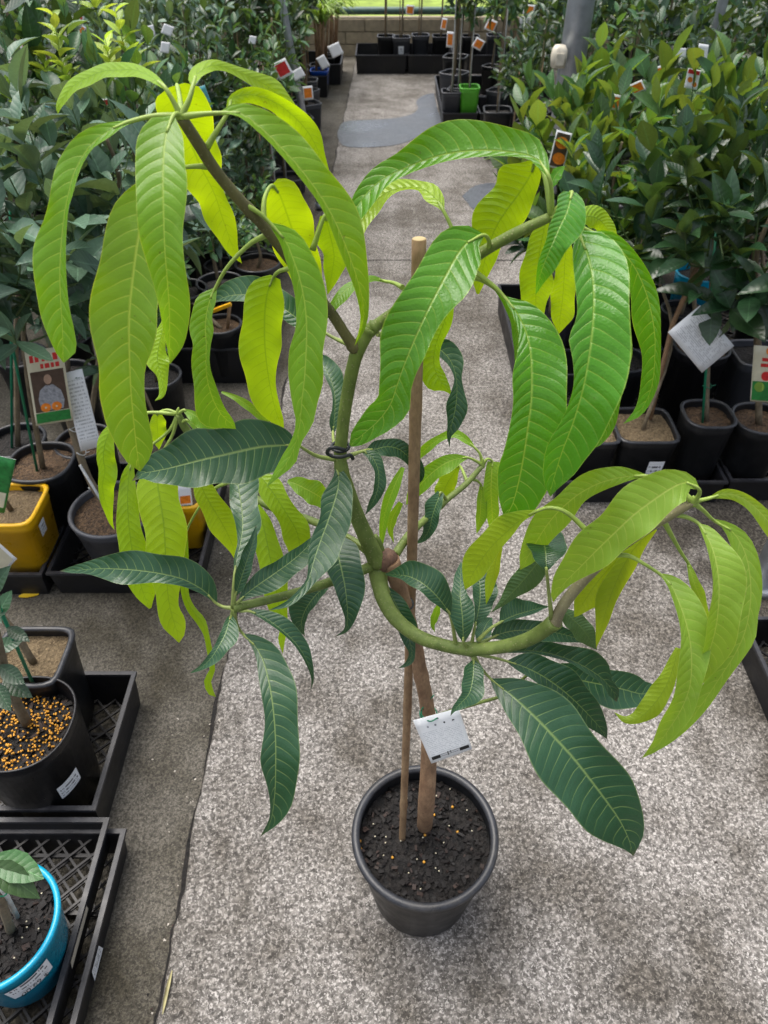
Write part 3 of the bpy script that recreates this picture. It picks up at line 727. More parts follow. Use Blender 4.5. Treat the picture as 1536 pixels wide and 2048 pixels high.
L('Yu', .73, .07, .13, [(543,371,14,18),(556,384,32,38),(568,412,42,44),(580,446,48,44),(595,490,45,40),(612,540,38,30),(628,590,22,20),(640,630,0,0)], [(527, 445, .70), (529, 398, .715)])
L('Y', .695, .02, .07, [(430,578,4,4),(420,600,25,12),(413,630,28,12),(411,660,34,16),(413,690,28,8),(412,725,27,8),(415,760,30,12),(425,795,38,14),(440,825,40,14),(462,848,12,8),(472,858,0,0)], [(538, 468, .703), (500, 488, .70), (455, 534, .696)], .2, -.6)
L('M', .77, .0, .02, [(645,663,4,4),(600,640,20,16),(566,616,30,18),(532,597,36,16),(496,590,37,14),(462,591,32,12),(440,598,18,5),(428,606,0,0)], [(700, 690, .745), (672, 678, .76)])
L('Yu', .75, .06, .14, [(548,553,8,14),(538,575,34,28),(531,610,44,36),(529,650,47,37),(530,690,49,33),(534,730,51,20),(541,775,45,12),(550,815,32,10),(560,845,12,8),(568,860,0,0)], [(592, 535, .715), (560, 542, .735)])
L('Y', .80, .0, .02, [(443,784,2,2),(475,797,7,6),(505,818,9,8),(530,840,6,5),(545,852,0,0)])
L('Yu', .72, .03, .06, [(650,430,10,12),(660,470,30,30),(668,510,22,28),(664,545,16,20),(655,590,0,0)], [(625, 500, .715), (640, 455, .718)])
L('Y', .77, -.02, -.02, [(768,562,2,2),(745,557,6,6),(715,565,8,10),(690,582,10,14),(668,608,8,12),(652,640,0,0)], [(805, 575, .745), (788, 566, .76)], .6, -.6)
# --- crown on the upper branch over the wide side of the path
T2 = (1102, 432, .705); CUR[0] = 'young_glossy'
L('Y', .70, .05, .07, [(1097,352,3,3),(1086,328,14,12),(1060,312,40,7),(1017,304,52,9),(973,301,60,13),(929,303,62,13),(885,310,58,13),(845,322,48,14),(805,338,36,15),(765,358,30,18),(730,390,20,24),(708,425,12,20),(698,460,4,8),(695,480,0,0)], [T2, (1103, 385, .702)], -.25, -1.0)
L('Yu', .755, .05, .06, [(886,420,3,3),(876,403,15,12),(860,387,21,17),(838,375,13,7),(800,376,18,6),(768,388,26,12),(740,415,24,20),(720,450,16,16),(712,485,8,8),(708,505,0,0)], [(925, 520, .728), (905, 460, .745)], .5, -.5)
L('Yu', .74, .06, .12, [(1070,324,12,12),(1063,346,45,20),(1048,372,58,30),(1030,398,52,38),(1010,425,52,38),(992,455,50,30),(980,485,40,24),(970,520,28,20),(962,555,20,12),(955,588,2,3)], [T2, (1093, 372, .715), (1084, 340, .73)])
L('Y', .72, .0, .0, [(1100,378,3,3),(1106,360,11,9),(1116,344,11,10),(1130,331,0,0)])
L('Y', .70, -.03, .04, [(966,470,4,4),(951,474,24,18),(932,488,46,45),(914,511,54,52),(898,540,58,55),(882,570,62,50),(866,601,66,39),(851,632,66,34),(836,665,66,34),(820,702,62,34),(806,737,50,28),(793,774,39,28),(782,806,30,38),(760,838,33,31),(735,861,26,22),(715,877,18,17),(700,891,2,4)], [(976, 500, .72), (978, 482, .71)])
L('Y', .69, -.03, .0, [(1143,384,16,10),(1141,397,26,28),(1133,425,22,42),(1120,452,19,42),(1107,482,16,36),(1093,515,14,28),(1081,548,8,18),(1071,590,0,0)], [T2, (1125, 405, .70)], -.8, .2)
L('Y', .675, -.02, .06, [(1156,465,5,12),(1165,483,20,44),(1176,515,30,66),(1184,550,35,74),(1187,590,36,76),(1186,635,35,79),(1182,680,44,80),(1176,722,29,78),(1167,770,19,78),(1156,812,20,76),(1142,856,26,68),(1125,900,32,50),(1112,942,26,34),(1104,970,16,16),(1100,993,0,1)], [T2, (1135, 446, .69)])
L('Y', .72, .03, .07, [(1240,620,10,20),(1240,700,20,24),(1236,750,20,16),(1228,800,20,14),(1215,850,20,14),(1195,885,14,8),(1180,898,0,0)], None, .4, -.4)
L('Y', .70, .03, .10, [(1188,466,4,4),(1214,474,12,14),(1240,498,22,20),(1268,532,24,20),(1290,578,33,20),(1303,625,38,18),(1310,670,36,13),(1310,715,28,11),(1306,760,24,12),(1296,795,18,10),(1277,825,10,8),(1246,848,0,0)], [T2, (1150, 448, .703)], 1.2, -.6)
L('Yu', .74, .03, .06, [(1150,440,6,6),(1175,432,20,20),(1200,440,22,22),(1225,475,14,10),(1235,500,0,0)])
L('Yu', .74, .04, .10, [(1092,440,6,8),(1085,475,24,9),(1077,520,30,22),(1073,560,33,36),(1072,600,32,22),(1073,640,22,14),(1074,670,0,0)])
L('Yu', .73, .05, .10, [(1135,480,6,6),(1130,520,18,20),(1128,560,20,24),(1125,600,24,26),(1120,635,18,24),(1118,668,0,0)])
L('Y', .705, -.01, .06, [(1009,594,3,3),(1020,606,6,14),(1033,625,9,36),(1050,660,14,52),(1060,700,24,64),(1063,750,36,74),(1062,800,38,78),(1056,850,38,80),(1048,905,38,76),(1040,950,44,66),(1032,985,38,56),(1022,1015,26,40),(1010,1034,4,6)], [(945, 540, .725), (989, 573, .712)])
L('Y', .73, .02, .04, [(988,576,2,2),(1012,606,6,6),(1030,645,9,8),(1036,690,9,8),(1030,730,0,0)], [(935, 552, .728), (962, 560, .73)], .8, -.8)
L('Yu', .775, .04, .08, [(900,590,15,10),(890,640,30,14),(872,690,34,12),(868,730,34,12),(880,760,30,14),(893,775,10,8),(903,790,0,0)])
L('M', .79, .0, .03, [(852,688,3,3),(882,701,12,28),(903,725,8,24),(912,755,4,12),(914,782,12,15),(911,815,18,23),(903,850,9,18),(897,872,3,6),(899,896,0,0)], [(755, 668, .75), (800, 675, .775)])
# --- middle
CUR[0] = 'young'
L('M', .76, .0, .02, [(666,864,3,3),(668,845,9,10),(670,815,15,5),(668,780,20,6),(655,745,26,8),(640,722,16,6),(625,715,0,0)], [(674, 905, .718), (667, 880, .74)], -.3, -.3)
L('M', .69, -.05, -.04, [(594,890,3,3),(580,890,26,22),(555,891,44,50),(525,893,53,60),(489,900,58,62),(450,909,58,60),(410,918,60,56),(370,928,56,46),(335,937,44,34),(305,943,32,24),(285,947,12,12),(264,962,0,0)], [(676, 920, .715), (634, 912, .705), (608, 898, .695)])
L('M', .60, -.03, .0, [(432,1206,3,2),(420,1193,20,5),(402,1178,34,9),(366,1159,40,13),(324,1148,41,19),(279,1141,40,28),(240,1138,32,28),(204,1137,24,20),(170,1139,15,9),(140,1141,7,5),(120,1142,0,0)], [(465, 1216, .597), (448, 1214, .598)])
L('M', .61, .04, .07, [(469,1150,2,2),(474,1115,9,6),(481,1085,20,6),(485,1047,38,14),(482,1008,36,24),(476,970,40,16),(472,930,34,16),(468,900,10,8),(466,885,0,0)], [(466, 1214, .597), (467, 1180, .60)])
L('M', .598, -.02, -.02, [(470,1192,2,2),(478,1170,12,10),(486,1145,14,14),(496,1115,12,14),(506,1085,8,10),(511,1060,3,3),(512,1050,0,0)], [(466, 1214, .597)], -.5, -.5)
L('M', .60, .01, .04, [(478,1203,2,2),(495,1186,12,14),(520,1167,26,20),(546,1149,28,22),(575,1128,28,18),(602,1106,24,14),(625,1082,12,8),(640,1065,0,0)], [(466, 1214, .597)])
L('M', .715, -.03, -.07, [(672,928,3,3),(677,945,8,12),(677,970,18,28),(668,1005,28,36),(656,1040,18,46),(645,1070,18,48),(634,1100,16,46),(625,1130,9,32),(617,1160,5,14),(600,1185,6,10),(575,1208,6,6),(536,1221,0,0)], [(676, 912, .717)])
L('M', .70, -.03, .01, [(672,1065,4,4),(672,1085,14,32),(676,1110,28,44),(683,1140,28,44),(690,1175,22,38),(694,1210,12,30),(695,1240,5,16),(690,1262,4,4),(668,1274,0,0)], [(735, 1108, .70), (700, 1080, .70)])
L('M', .68, .0, .03, [(660,1166,3,3),(645,1177,10,10),(626,1197,22,12),(611,1220,32,10),(603,1243,22,8),(604,1258,8,5),(610,1273,0,0)], [(740, 1135, .695), (700, 1150, .69)])
L('M', .594, -.03, -.02, [(463,1230,3,3),(458,1243,8,18),(450,1268,9,26),(437,1293,9,22),(422,1316,8,14),(402,1335,5,6),(378,1347,0,0)], [(466, 1217, .596)])
L('M', .595, .0, .03, [(497,1222,2,2),(520,1230,5,12),(548,1248,5,22),(575,1270,5,26),(598,1295,5,20),(615,1325,4,10),(624,1355,2,4),(622,1382,0,0)], [(468, 1216, .596), (482, 1222, .596)], -1.2, .2)
L('M', .592, -.05, .0, [(487,1269,2,2),(503,1283,5,18),(521,1310,11,38),(533,1345,17,44),(542,1390,18,50),(548,1440,20,52),(551,1490,26,46),(551,1530,28,45),(550,1575,16,44),(547,1610,7,36),(542,1640,4,18),(533,1660,5,4),(520,1674,0,0)], [(467, 1218, .596), (474, 1250, .594)])
# --- lime crown behind, over the dark concrete strip
T3 = (356, 828, .855)
L('Yu', .855, .03, .10, [(228,845,6,6),(212,880,15,16),(206,915,14,26),(210,940,12,24),(205,970,9,24),(208,995,10,22),(216,1020,8,10),(222,1045,4,4),(229,1060,0,0)], [T3, (300, 825, .855), (250, 832, .855)], ruf=2)
L('Yu', .85, .03, .10, [(265,920,3,3),(258,950,14,12),(255,990,20,18),(256,1030,22,24),(260,1070,26,26),(266,1110,28,30),(276,1150,26,32),(286,1185,18,28),(300,1217,2,3)], [T3, (338, 862, .852), (290, 900, .85)])
L('Yu', .845, .03, .11, [(318,930,8,8),(315,965,42,38),(320,1000,42,40),(327,1045,42,43),(330,1090,40,42),(332,1135,36,38),(335,1180,27,23),(340,1215,26,18),(348,1245,24,24),(356,1270,12,14),(358,1285,1,1)], [T3, (345, 870, .85), (325, 905, .846)])
L('Yu', .84, .04, .10, [(373,1062,2,2),(370,1095,7,7),(368,1140,9,9),(370,1190,7,9),(383,1218,10,8),(403,1243,10,8),(413,1268,6,5),(419,1300,6,6),(424,1340,5,6),(416,1362,8,6),(422,1385,6,6),(432,1394,0,0)], [(470, 960, .83), (425, 980, .835), (395, 1020, .838)], ruf=2)
L('Yu', .82, .03, .08, [(398,955,10,12),(408,985,20,24),(425,1015,24,26),(445,1048,26,26),(460,1078,20,20),(468,1100,10,12),(470,1120,0,0)])
L('Yu', .80, .0, .05, [(515,945,6,6),(535,970,22,24),(556,1000,24,22),(575,1030,24,24),(590,1055,28,26),(598,1080,28,22),(600,1110,20,14),(600,1140,0,0)])
L('Y', .79, .0, .03, [(575,962,3,3),(590,967,12,14),(612,978,20,22),(634,990,22,24),(655,1005,16,14),(672,1020,0,0)])
L('Yu', .79, .02, .08, [(515,1010,4,4),(525,1045,20,18),(535,1090,26,24),(545,1140,26,26),(553,1185,24,24),(560,1225,18,16),(567,1255,8,8),(564,1280,8,6),(566,1308,0,0)])
L('Y', .85, .0, .02, [(367,820,2,2),(382,826,12,6),(402,838,18,12),(420,848,12,10),(440,856,0,0)], [T3])
L('Yu', .86, .02, .04, [(315,826,6,8),(314,845,15,18),(316,870,16,16),(318,900,0,0)], [T3, (335, 820, .858)])
L('Y', .85, .0, .02, [(372,840,2,2),(395,852,10,8),(420,868,12,10),(445,890,0,0)], [(362, 845, .852)])
# --- dark leaves round the low node
NB = (936, 1297, .592)
L('M', .60, -.02, .03, [(899,1227,3,3),(886,1208,24,9),(868,1187,34,16),(844,1166,40,16),(818,1153,34,14),(798,1150,18,7),(780,1149,6,4),(768,1148,0,0)], [(912, 1292, .60), (906, 1255, .60)])
L('M', .585, -.01, .04, [(927,1285,2,2),(926,1262,18,14),(925,1235,23,25),(922,1208,24,30),(920,1190,17,18),(921,1175,12,16),(921,1155,12,14),(922,1135,5,6),(922,1122,0,0)], [(936, 1300, .592)])
L('M', .60, .0, .02, [(950,1252,2,2),(955,1230,18,7),(959,1205,30,11),(960,1178,34,16),(957,1155,32,16),(948,1140,14,10),(940,1130,0,0)], [(943, 1292, .594), (946, 1272, .598)])
L('M', .555, .01, .06, [(1093,1141,3,3),(1092,1125,22,18),(1091,1108,38,26),(1089,1090,46,34),(1086,1072,34,28),(1080,1058,4,4)], [(1103, 1236, .558), (1098, 1190, .556)], -.4, -.4)
L('Mu', .61, .03, .06, [(1090,1112,8,10),(1078,1122,18,24),(1062,1142,24,30),(1042,1166,22,22),(1020,1190,16,12),(1000,1210,6,5),(981,1226,0,0)])
L('M', .60, .02, .04, [(1000,1245,3,3),(1015,1237,6,28),(1035,1229,7,34),(1058,1222,9,24),(1080,1216,5,8),(1100,1213,0,0)], [(956, 1281, .593), (980, 1258, .597)])
L('M', .60, .02, .05, [(985,1275,3,6),(1000,1268,12,18),(1025,1262,18,22),(1058,1260,20,22),(1090,1262,20,18),(1125,1268,18,14),(1150,1276,10,8),(1165,1286,0,0)], [(958, 1288, .594)])
L('Mu', .62, .01, .04, [(1115,1215,6,6),(1130,1225,14,10),(1150,1243,20,20),(1168,1262,22,20),(1182,1282,14,12),(1194,1300,0,0)])
L('M', .595, .04, .10, [(975,1302,2,2),(1020,1302,4,10),(1068,1302,5,20),(1107,1309,6,25),(1146,1322,7,30),(1175,1337,9,36),(1198,1352,9,32),(1215,1368,9,13),(1228,1386,12,12),(1233,1404,0,0)], [(942, 1301, .592)], -.6, -.3, ruf=2)
L('M', .588, .01, .07, [(1016,1323,3,3),(1035,1329,10,22),(1060,1339,15,34),(1090,1355,20,40),(1121,1377,24,42),(1152,1404,24,38),(1183,1436,20,26),(1203,1460,10,14),(1214,1478,0,0)], [(946, 1304, .591), (962, 1310, .59), (990, 1316, .589)])
L('M', .578, -.04, .02, [(983,1359,3,3),(995,1370,12,18),(1020,1388,27,40),(1050,1415,42,58),(1080,1444,55,66),(1112,1478,66,68),(1147,1516,74,66),(1183,1562,78,64),(1215,1605,72,62),(1240,1642,58,52),(1256,1675,36,36),(1263,1697,12,15),(1267,1712,0,0)], [(945, 1306, .59), (958, 1330, .586), (972, 1348, .582)])
L('M', .583, -.02, -.02, [(947,1320,3,3),(947,1335,18,18),(945,1360,20,24),(938,1387,16,26),(922,1406,10,14),(908,1420,5,4),(901,1432,0,0)], [(938, 1300, .591)])
L('M', .645, .0, .05, [(1060,1332,4,4),(1100,1345,20,20),(1150,1358,34,30),(1200,1368,40,34),(1245,1378,40,34),(1285,1388,26,28),(1315,1385,6,14),(1330,1392,0,0)])
L('M', .62, .02, .04, [(955,1285,3,3),(965,1265,16,16),(975,1245,14,14),(985,1235,0,0)])
L('M', .685, .0, .02, [(775,1173,2,2),(785,1195,6,14),(800,1225,10,22),(812,1255,16,22),(820,1285,12,12),(824,1305,7,7),(821,1320,7,7),(811,1330,4,4),(795,1337,0,0)], [(772, 1130, .698), (772, 1155, .69)])
L('Y', .63, .02, .03, [(878,1210,4,4),(871,1230,8,8),(866,1250,5,4),(870,1265,0,0)])
# --- lime crown at the end of the long low branch
T4 = (1386, 1005, .538); CUR[0] = 'young_pale'
L('Y', .532, .01, .10, [(1396,976,3,3),(1385,967,12,12),(1368,965,24,34),(1343,976,44,38),(1307,1000,50,42),(1267,1030,52,44),(1228,1067,48,42),(1191,1103,46,36),(1158,1137,40,21),(1130,1165,28,11),(1110,1192,9,5),(1106,1206,0,0)], [T4, (1398, 990, .535)])
L('Y', .56, .05, .14, [(1292,952,3,3),(1264,952,14,8),(1240,955,24,12),(1200,966,28,16),(1161,986,28,20),(1125,1015,26,28),(1098,1045,30,30),(1075,1080,28,24),(1055,1115,18,16),(1040,1140,0,0)], [T4, (1340, 960, .55)], -.2, .2)
L('Yu', .57, .06, .12, [(1072,1023,4,4),(1045,1037,18,6),(1020,1058,32,12),(988,1088,34,16),(966,1115,34,24),(950,1140,28,22),(938,1162,14,12),(930,1180,0,0)], [(1180, 1068, .55), (1135, 1026, .56), (1100, 1015, .565)], .3, -.4)
L('Yu', .64, .02, .04, [(1003,1080,6,3),(992,1120,11,10),(986,1150,14,10),(978,1180,8,8),(972,1210,0,0)])
L('Y', .535, .0, .03, [(1420,996,2,2),(1445,988,9,9),(1470,990,11,10),(1500,1006,14,12),(1530,1035,17,16),(1560,1075,18,16),(1585,1120,10,10),(1595,1150,0,0)], [T4, (1400, 1001, .537)], .4, -.6)
L('Y', .53, -.01, .08, [(1398,1048,2,2),(1408,1062,6,16),(1422,1090,9,30),(1432,1125,11,48),(1437,1165,12,54),(1437,1205,14,54),(1433,1245,18,48),(1424,1285,15,42),(1410,1325,10,30),(1395,1360,7,14),(1380,1395,0,0)], [(1345, 1028, .54), (1375, 1035, .535)], -.9, -.15)
L('Y', .545, .02, .12, [(1428,1041,3,3),(1450,1050,8,8),(1475,1075,18,18),(1492,1110,24,22),(1500,1150,26,25),(1502,1190,28,24),(1498,1230,28,18),(1488,1270,28,22),(1468,1312,26,18),(1440,1355,24,16),(1410,1400,20,14),(1375,1445,14,10),(1340,1480,8,6),(1300,1510,0,0)], [T4, (1408, 1022, .541)], .2, -.3)
L('Y', .525, -.02, .06, [(1322,1150,2,4),(1340,1166,7,18),(1354,1195,9,36),(1366,1228,11,46),(1376,1262,16,44),(1382,1300,22,38),(1383,1340,26,32),(1378,1380,28,24),(1362,1420,26,24),(1340,1455,22,20),(1315,1490,12,10),(1283,1517,0,0)], [(1225, 1110, .546), (1258, 1112, .54), (1290, 1129, .53)], -.8, -.2)
L('Yu', .56, .01, .03, [(1357,1296,6,6),(1345,1340,18,10),(1328,1380,24,18),(1302,1415,26,20),(1275,1438,16,10),(1250,1440,8,6),(1228,1424,0,0)])
L('Y', .55, .0, .03, [(1376,1126,3,3),(1386,1158,8,10),(1398,1190,10,12),(1412,1225,6,6),(1420,1250,0,0)], [(1325, 1038, .541), (1345, 1075, .545), (1362, 1105, .548)], .6, -.6)
L('Yu', .575, .04, .08, [(1262,1095,6,4),(1240,1115,24,20),(1215,1140,30,30),(1190,1170,28,34),(1170,1200,24,26),(1155,1225,8,8),(1148,1235,0,0)])
L('Yu', .565, .06, .12, [(1310,1056,6,6),(1270,1095,16,18),(1248,1130,18,22),(1232,1165,24,20),(1217,1205,26,14),(1206,1245,16,10),(1192,1297,0,0)], None, .5, .5)
# --- small lime crown behind the stake
T5 = (965, 930, .876); CUR[0] = 'young'
L('Y', .885, .01, .06, [(948,894,2,2),(930,878,8,8),(910,868,9,7),(890,873,9,6),(870,883,9,8),(850,900,10,8),(835,915,10,6),(820,932,0,0)], [T5, (960, 908, .88)])
L('Y', .87, .0, .05, [(936,915,2,2),(912,918,10,14),(888,928,16,20),(865,945,20,18),(845,965,18,16),(825,990,12,10),(812,1010,0,0)], [T5, (952, 922, .874)])
L('Yu', .90, .02, .04, [(918,930,4,4),(905,950,18,12),(893,970,20,20),(885,990,16,16),(880,1005,0,0)], [(935, 965, .858), (925, 940, .88)])
L('Y', .88, .02, .08, [(985,923,10,14),(983,950,14,18),(982,985,14,16),(984,1020,12,14),(985,1050,8,8),(985,1075,0,0)], [T5, (975, 918, .878)])
L('Y', .87, .01, .04, [(963,972,4,3),(962,1000,8,12),(960,1030,8,14),(956,1055,4,6),(953,1068,0,0)], [(942, 958, .862), (955, 962, .866)])
L('Y', .87, .02, .06, [(806,935,4,4),(792,965,10,10),(778,1000,11,12),(768,1035,9,10),(764,1075,5,5),(763,1105,0,0)])
L('Y', .86, .02, .04, [(802,1005,5,5),(785,1035,9,10),(781,1060,6,6),(788,1087,0,0)])
L('M', .72, .0, .02, [(724,903,2,2),(745,915,9,14),(757,945,8,14),(755,980,8,14),(745,1005,7,8),(730,1030,0,0)], [(686, 918, .716)], -.6, .2)
L('M', .735, .02, .06, [(734,900,3,3),(750,898,14,16),(775,893,20,16),(797,898,16,18),(815,912,14,16),(832,930,14,14),(838,955,9,9),(825,975,0,0)], [(686, 915, .717), (712, 906, .726)])
L('M', .82, .0, .03, [(882,985,8,6),(872,1010,20,12),(864,1035,16,14),(858,1060,12,12),(845,1078,6,6),(828,1089,0,0)], [(893, 1000, .83)])

ROWS, HC = 30, 5
def build_leaf(i, spec):
    kind, Y, dm, dt, st, pet, fa, fb, ruf, dip, cur = spec
    under = kind.endswith('u'); mat = M[cur] if kind[0] == 'Y' else M['mature']
    rg = random.Random(100+i)
    d0 = depth_at(st[0][0], st[0][1], Y)
    base_f = (0.22 if under else -0.22)
    fa = base_f if fa is None else fa; fb = base_f if fb is None else fb
    rows = catmull(st, ROWS)
    b = MB(); cols = 2*HC+1
    ph1, ph2 = rg.uniform(0, 6), rg.uniform(0, 6); fr = rg.uniform(15, 24)
    amp = 0.0030*ruf
    for r in range(ROWS):
        x, y, a, bb = rows[r]
        p0 = rows[max(r-1, 0)]; p1 = rows[min(r+1, ROWS-1)]
        t = Vector((p1[0]-p0[0], p1[1]-p0[1])); t.normalize()
        nx, ny = -t.y, t.x
        v = r/(ROWS-1)
        # depth along the midrib: smooth curve through base, middle and tip
        D = d0*((1-v)*(1-2*v)) + (d0+dm)*(4*v*(1-v)) + (d0+dt)*(v*(2*v-1))
        env = math.sin(math.pi*min(1, v*1.02))**0.6 if v < 0.98 else 0.0
        for c in range(cols):
            s = (c-HC)/HC
            hw = (a if s > 0 else bb); f = (fa if s > 0 else fb)
            h = max(0.0, hw)*abs(s)
            wave = 0.14*hw*abs(s)**2*math.sin(fr*0.8*v+(ph1 if s > 0 else ph2))*env*0.6
            sg = 1 if s > 0 else -1
            px = x + nx*(h+wave)*sg; py = y + ny*(h+wave)*sg
            dz = f*h*(0.35+0.65*abs(s))*D/FP
            dz += amp*env*abs(s)**2*math.sin(fr*v + (ph2 if s > 0 else ph1))*min(1, hw/30)
            dz += (0.0011 if cur == 'young_glossy' else 0.0006)*env*math.sin(19*6.283*(v-0.06*abs(s)))*abs(s)*(1-abs(s))*2*min(1, hw/40)*(1 if under else -1)
            b.v.append(loc(PD(px, py, D+dz)))
    for r in range(ROWS-1):
        for c in range(cols-1):
            q = (r*cols+c, r*cols+c+1, (r+1)*cols+c+1, (r+1)*cols+c)
            uv = [(cc/(cols-1), rr/(ROWS-1)) for rr, cc in ((r, c), (r, c+1), (r+1, c+1), (r+1, c))]
            if under: q = q[::-1]; uv = uv[::-1]
            b.face(q, mat, uv)
    if pet:
        pts = [loc(P(*p)) for p in pet] + [b.v[HC], b.v[2*cols+HC]]
        rr = [0.0032 if kind[0] == 'Y' else 0.0028, 0.0019, 0.0019, 0.0019, 0.0014]
        sp = smooth_path(pts, 14)
        rad = []
        for k in range(14):
            u = k/13; rad.append((0.0016*(1-u)**3 + 0.0017)*(1.0 if u < .8 else 0.75))
        b.tube(sp, rad, M['petiole_young'] if kind[0] == 'Y' else M['petiole_mature'], 7)
    return b.build('leaf', mango)
for i, spec in enumerate(LEAVES): build_leaf(i, spec)
# bud at the tips
for (x, y, Y) in (T1, T2, T4, T5, T3):
    px_tube('bud', [(x, y+4, Y), (x, y-6, Y), (x+1, y-13, Y)], [0.004, 0.003, 0.0008], M['petiole_young'], rows=8, n=8)

# care tag hung on the trunk with a green wire
cA, cB, cC, cD = P(826, 1441, .640), P(917, 1416, .640), P(944, 1498, .612), P(863, 1527, .612)   # corners round the card
def card(name, corners, mat, label, cat, group=None, thick=0.0008, bend=0.0):
    """thin card through four corners (top left, top right, bottom right, bottom left as hung)"""
    A, B, C, D = [Vector(c) for c in corners]
    n = (B-A).cross(D-A).normalized()
    if n.dot(CAMP-A) < 0: n = -n
    b = MB(); K = 6; base = []
    for side in (1, -1):
        for j in range(K+1):
            for i in range(K+1):
                u, v = i/K, j/K
                p = (A*(1-u)+B*u)*(1-v) + (D*(1-u)+C*u)*v + n*(side*thick/2 + bend*(math.sin(math.pi*u)-0.5))
                b.v.append(p)
    for s in (0, 1):
        o = s*(K+1)**2
        for j in range(K):
            for i in range(K):
                q = (o+j*(K+1)+i, o+j*(K+1)+i+1, o+(j+1)*(K+1)+i+1, o+(j+1)*(K+1)+i)
                uv = [(i/K, 1-j/K), ((i+1)/K, 1-j/K), ((i+1)/K, 1-(j+1)/K), (i/K, 1-(j+1)/K)]
                b.face(q if s else q[::-1], mat, uv if s else uv[::-1])
    o = (K+1)**2
    edge = [i for i in range(K+1)] + [j*(K+1)+K for j in range(1, K+1)] + [K*(K+1)+i for i in range(K-1, -1, -1)] + [j*(K+1) for j in range(K-1, 0, -1)]
    for a, c in zip(edge, edge[1:]+edge[:1]): b.face((a, c, o+c, o+a), M['white'], smooth=False)
    ob = b.build(name); 
    if label: tag(ob, label, cat, group)
    def quad(nm, u0, u1, v0, v1, m2, lift=0.0007, poly=None):
        bb = MB()
        pts = poly or [(u0, v0), (u1, v0), (u1, v1), (u0, v1)]
        for u, v in pts:
            bb.v.append((A*(1-u)+B*u)*(1-v) + (D*(1-u)+C*u)*v + n*(thick/2+lift + bend*(math.sin(math.pi*u)-0.5)))
        f = list(range(len(pts)))
        e = (bb.v[1]-bb.v[0]).cross(bb.v[2]-bb.v[1])
        bb.face(f if e.dot(n) > 0 else f[::-1], m2, [(p[0], p[1]) for p in (pts if e.dot(n) > 0 else pts[::-1])], False)
        return bb.build(nm, ob)
    ob_quad = quad
    return ob, quad
def disc(u, v, r, asp=1.0, k=16): return [(u+r*math.cos(6.283*i/k), v+asp*r*math.sin(6.283*i/k)) for i in range(k)]
tagc, q = card('plant_care_tag', (cA, cB, cC, cD), M['fine_print'], 'white printed care tag wired to the mango trunk above the pot', 'plant tag')
q('black_bar', .06, .27, .865, .935, M['black_ink']); q('black_bar', .74, .96, .865, .935, M['black_ink'])
q('rule', .28, .73, .868, .876, M['black_ink']); q('rule', .28, .73, .908, .914, M['black_ink'])
q('caption', .45, .47, .85, .935, M['black_ink']); q('caption', .52, .535, .845, .9, M['black_ink'])
for u in (.25, .42): q('icon', 0, 0, 0, 0, M['photo_grey'], poly=disc(u, .21, .022))
q('icon', 0, 0, 0, 0, M['black_ink'], poly=disc(.62, .21, .020)); q('icon', 0, 0, 0, 0, M['black_ink'], poly=[(.78, .23), (.81, .19), (.85, .22)])
q('eyelet', 0, 0, 0, 0, M['photo_dark'], poly=disc(.52, .085, .016))
b = MB(); hole = (cA*(.48)+cB*.52)*.915+(cD*.48+cC*.52)*.085
b.tube(smooth_path([hole, hole+Vector((-.012, -.004, -.004)), P(846, 1434, .65), P(843, 1425, .665), P(846, 1415, .668), P(868, 1390, .675)], 20), 0.0011, M['green_tie'], 6)
b.build('wire', tagc)

# ------------------------------------------------------------------ nursery plants round the mango
M['lf_grey'] = foliage_mat('grey_green_citrus_leaf', (0.070, 0.135, 0.088), (0.12, 0.185, 0.11), 0.18, 0.40, 0.08)
M['lf_mid'] = foliage_mat('mid_green_citrus_leaf', (0.050, 0.125, 0.042), (0.11, 0.20, 0.06), 0.24, 0.38, 0.12)
M['lf_dark'] = foliage_mat('dark_citrus_leaf', (0.020, 0.058, 0.022), (0.058, 0.105, 0.030), 0.2, 0.33, 0.10, 0.6)
M['lf_olive'] = foliage_mat('bright_citrus_leaf', (0.042, 0.108, 0.028), (0.145, 0.235, 0.048), 0.28, 0.36, 0.14)
M['lf_new'] = foliage_mat('new_growth_leaf', (0.30, 0.44, 0.07), (0.36, 0.50, 0.10), 0.35, 0.4, 0.10)
M['lf_strap'] = foliage_mat('strap_leaf', (0.17, 0.30, 0.05), (0.24, 0.36, 0.09), 0.3, 0.45, 0.10)

LEAF_ROWS = ((0.0, 0.03), (0.12, 0.45), (0.32, 0.93), (0.55, 1.0), (0.78, 0.66), (0.92, 0.27), (1.0, 0.0))
def leaf_shape(wid, fold, curl, simple=False, twist=0.0):
    rows = ((0.0, 0.04), (0.38, 1.0), (0.74, 0.72), (1.0, 0.0)) if simple else LEAF_ROWS
    V = []; F = []; U = []
    for t, k in rows:
        hw = wid*0.5*k
        z = -curl*t*t
        tw = twist*t
        for sx in (-1, 0, 1):
            V.append(Vector((sx*hw*math.cos(tw), t*(1-0.12*abs(curl)), z + abs(sx)*hw*fold + sx*hw*math.sin(tw))))
    for r in range(len(rows)-1):
        for c in (0, 1):
            F.append((r*3+c, r*3+c+1, (r+1)*3+c+1, (r+1)*3+c))
            U.append(tuple((cc/2, rows[rr][0]) for rr, cc in ((r, c), (r, c+1), (r+1, c+1), (r+1, c))))
    return V, F, U
SHAPES = [leaf_shape(w_, f_, c_, False, t_) for w_, f_, c_, t_ in ((0.46, 0.45, 0.18, 0.2), (0.42, 0.7, 0.32, -0.3), (0.50, 0.3, 0.10, 0.1), (0.40, 0.55, 0.42, 0.4), (0.48, 0.2, -0.08, -0.1), (0.44, 0.9, 0.25, 0.0))]
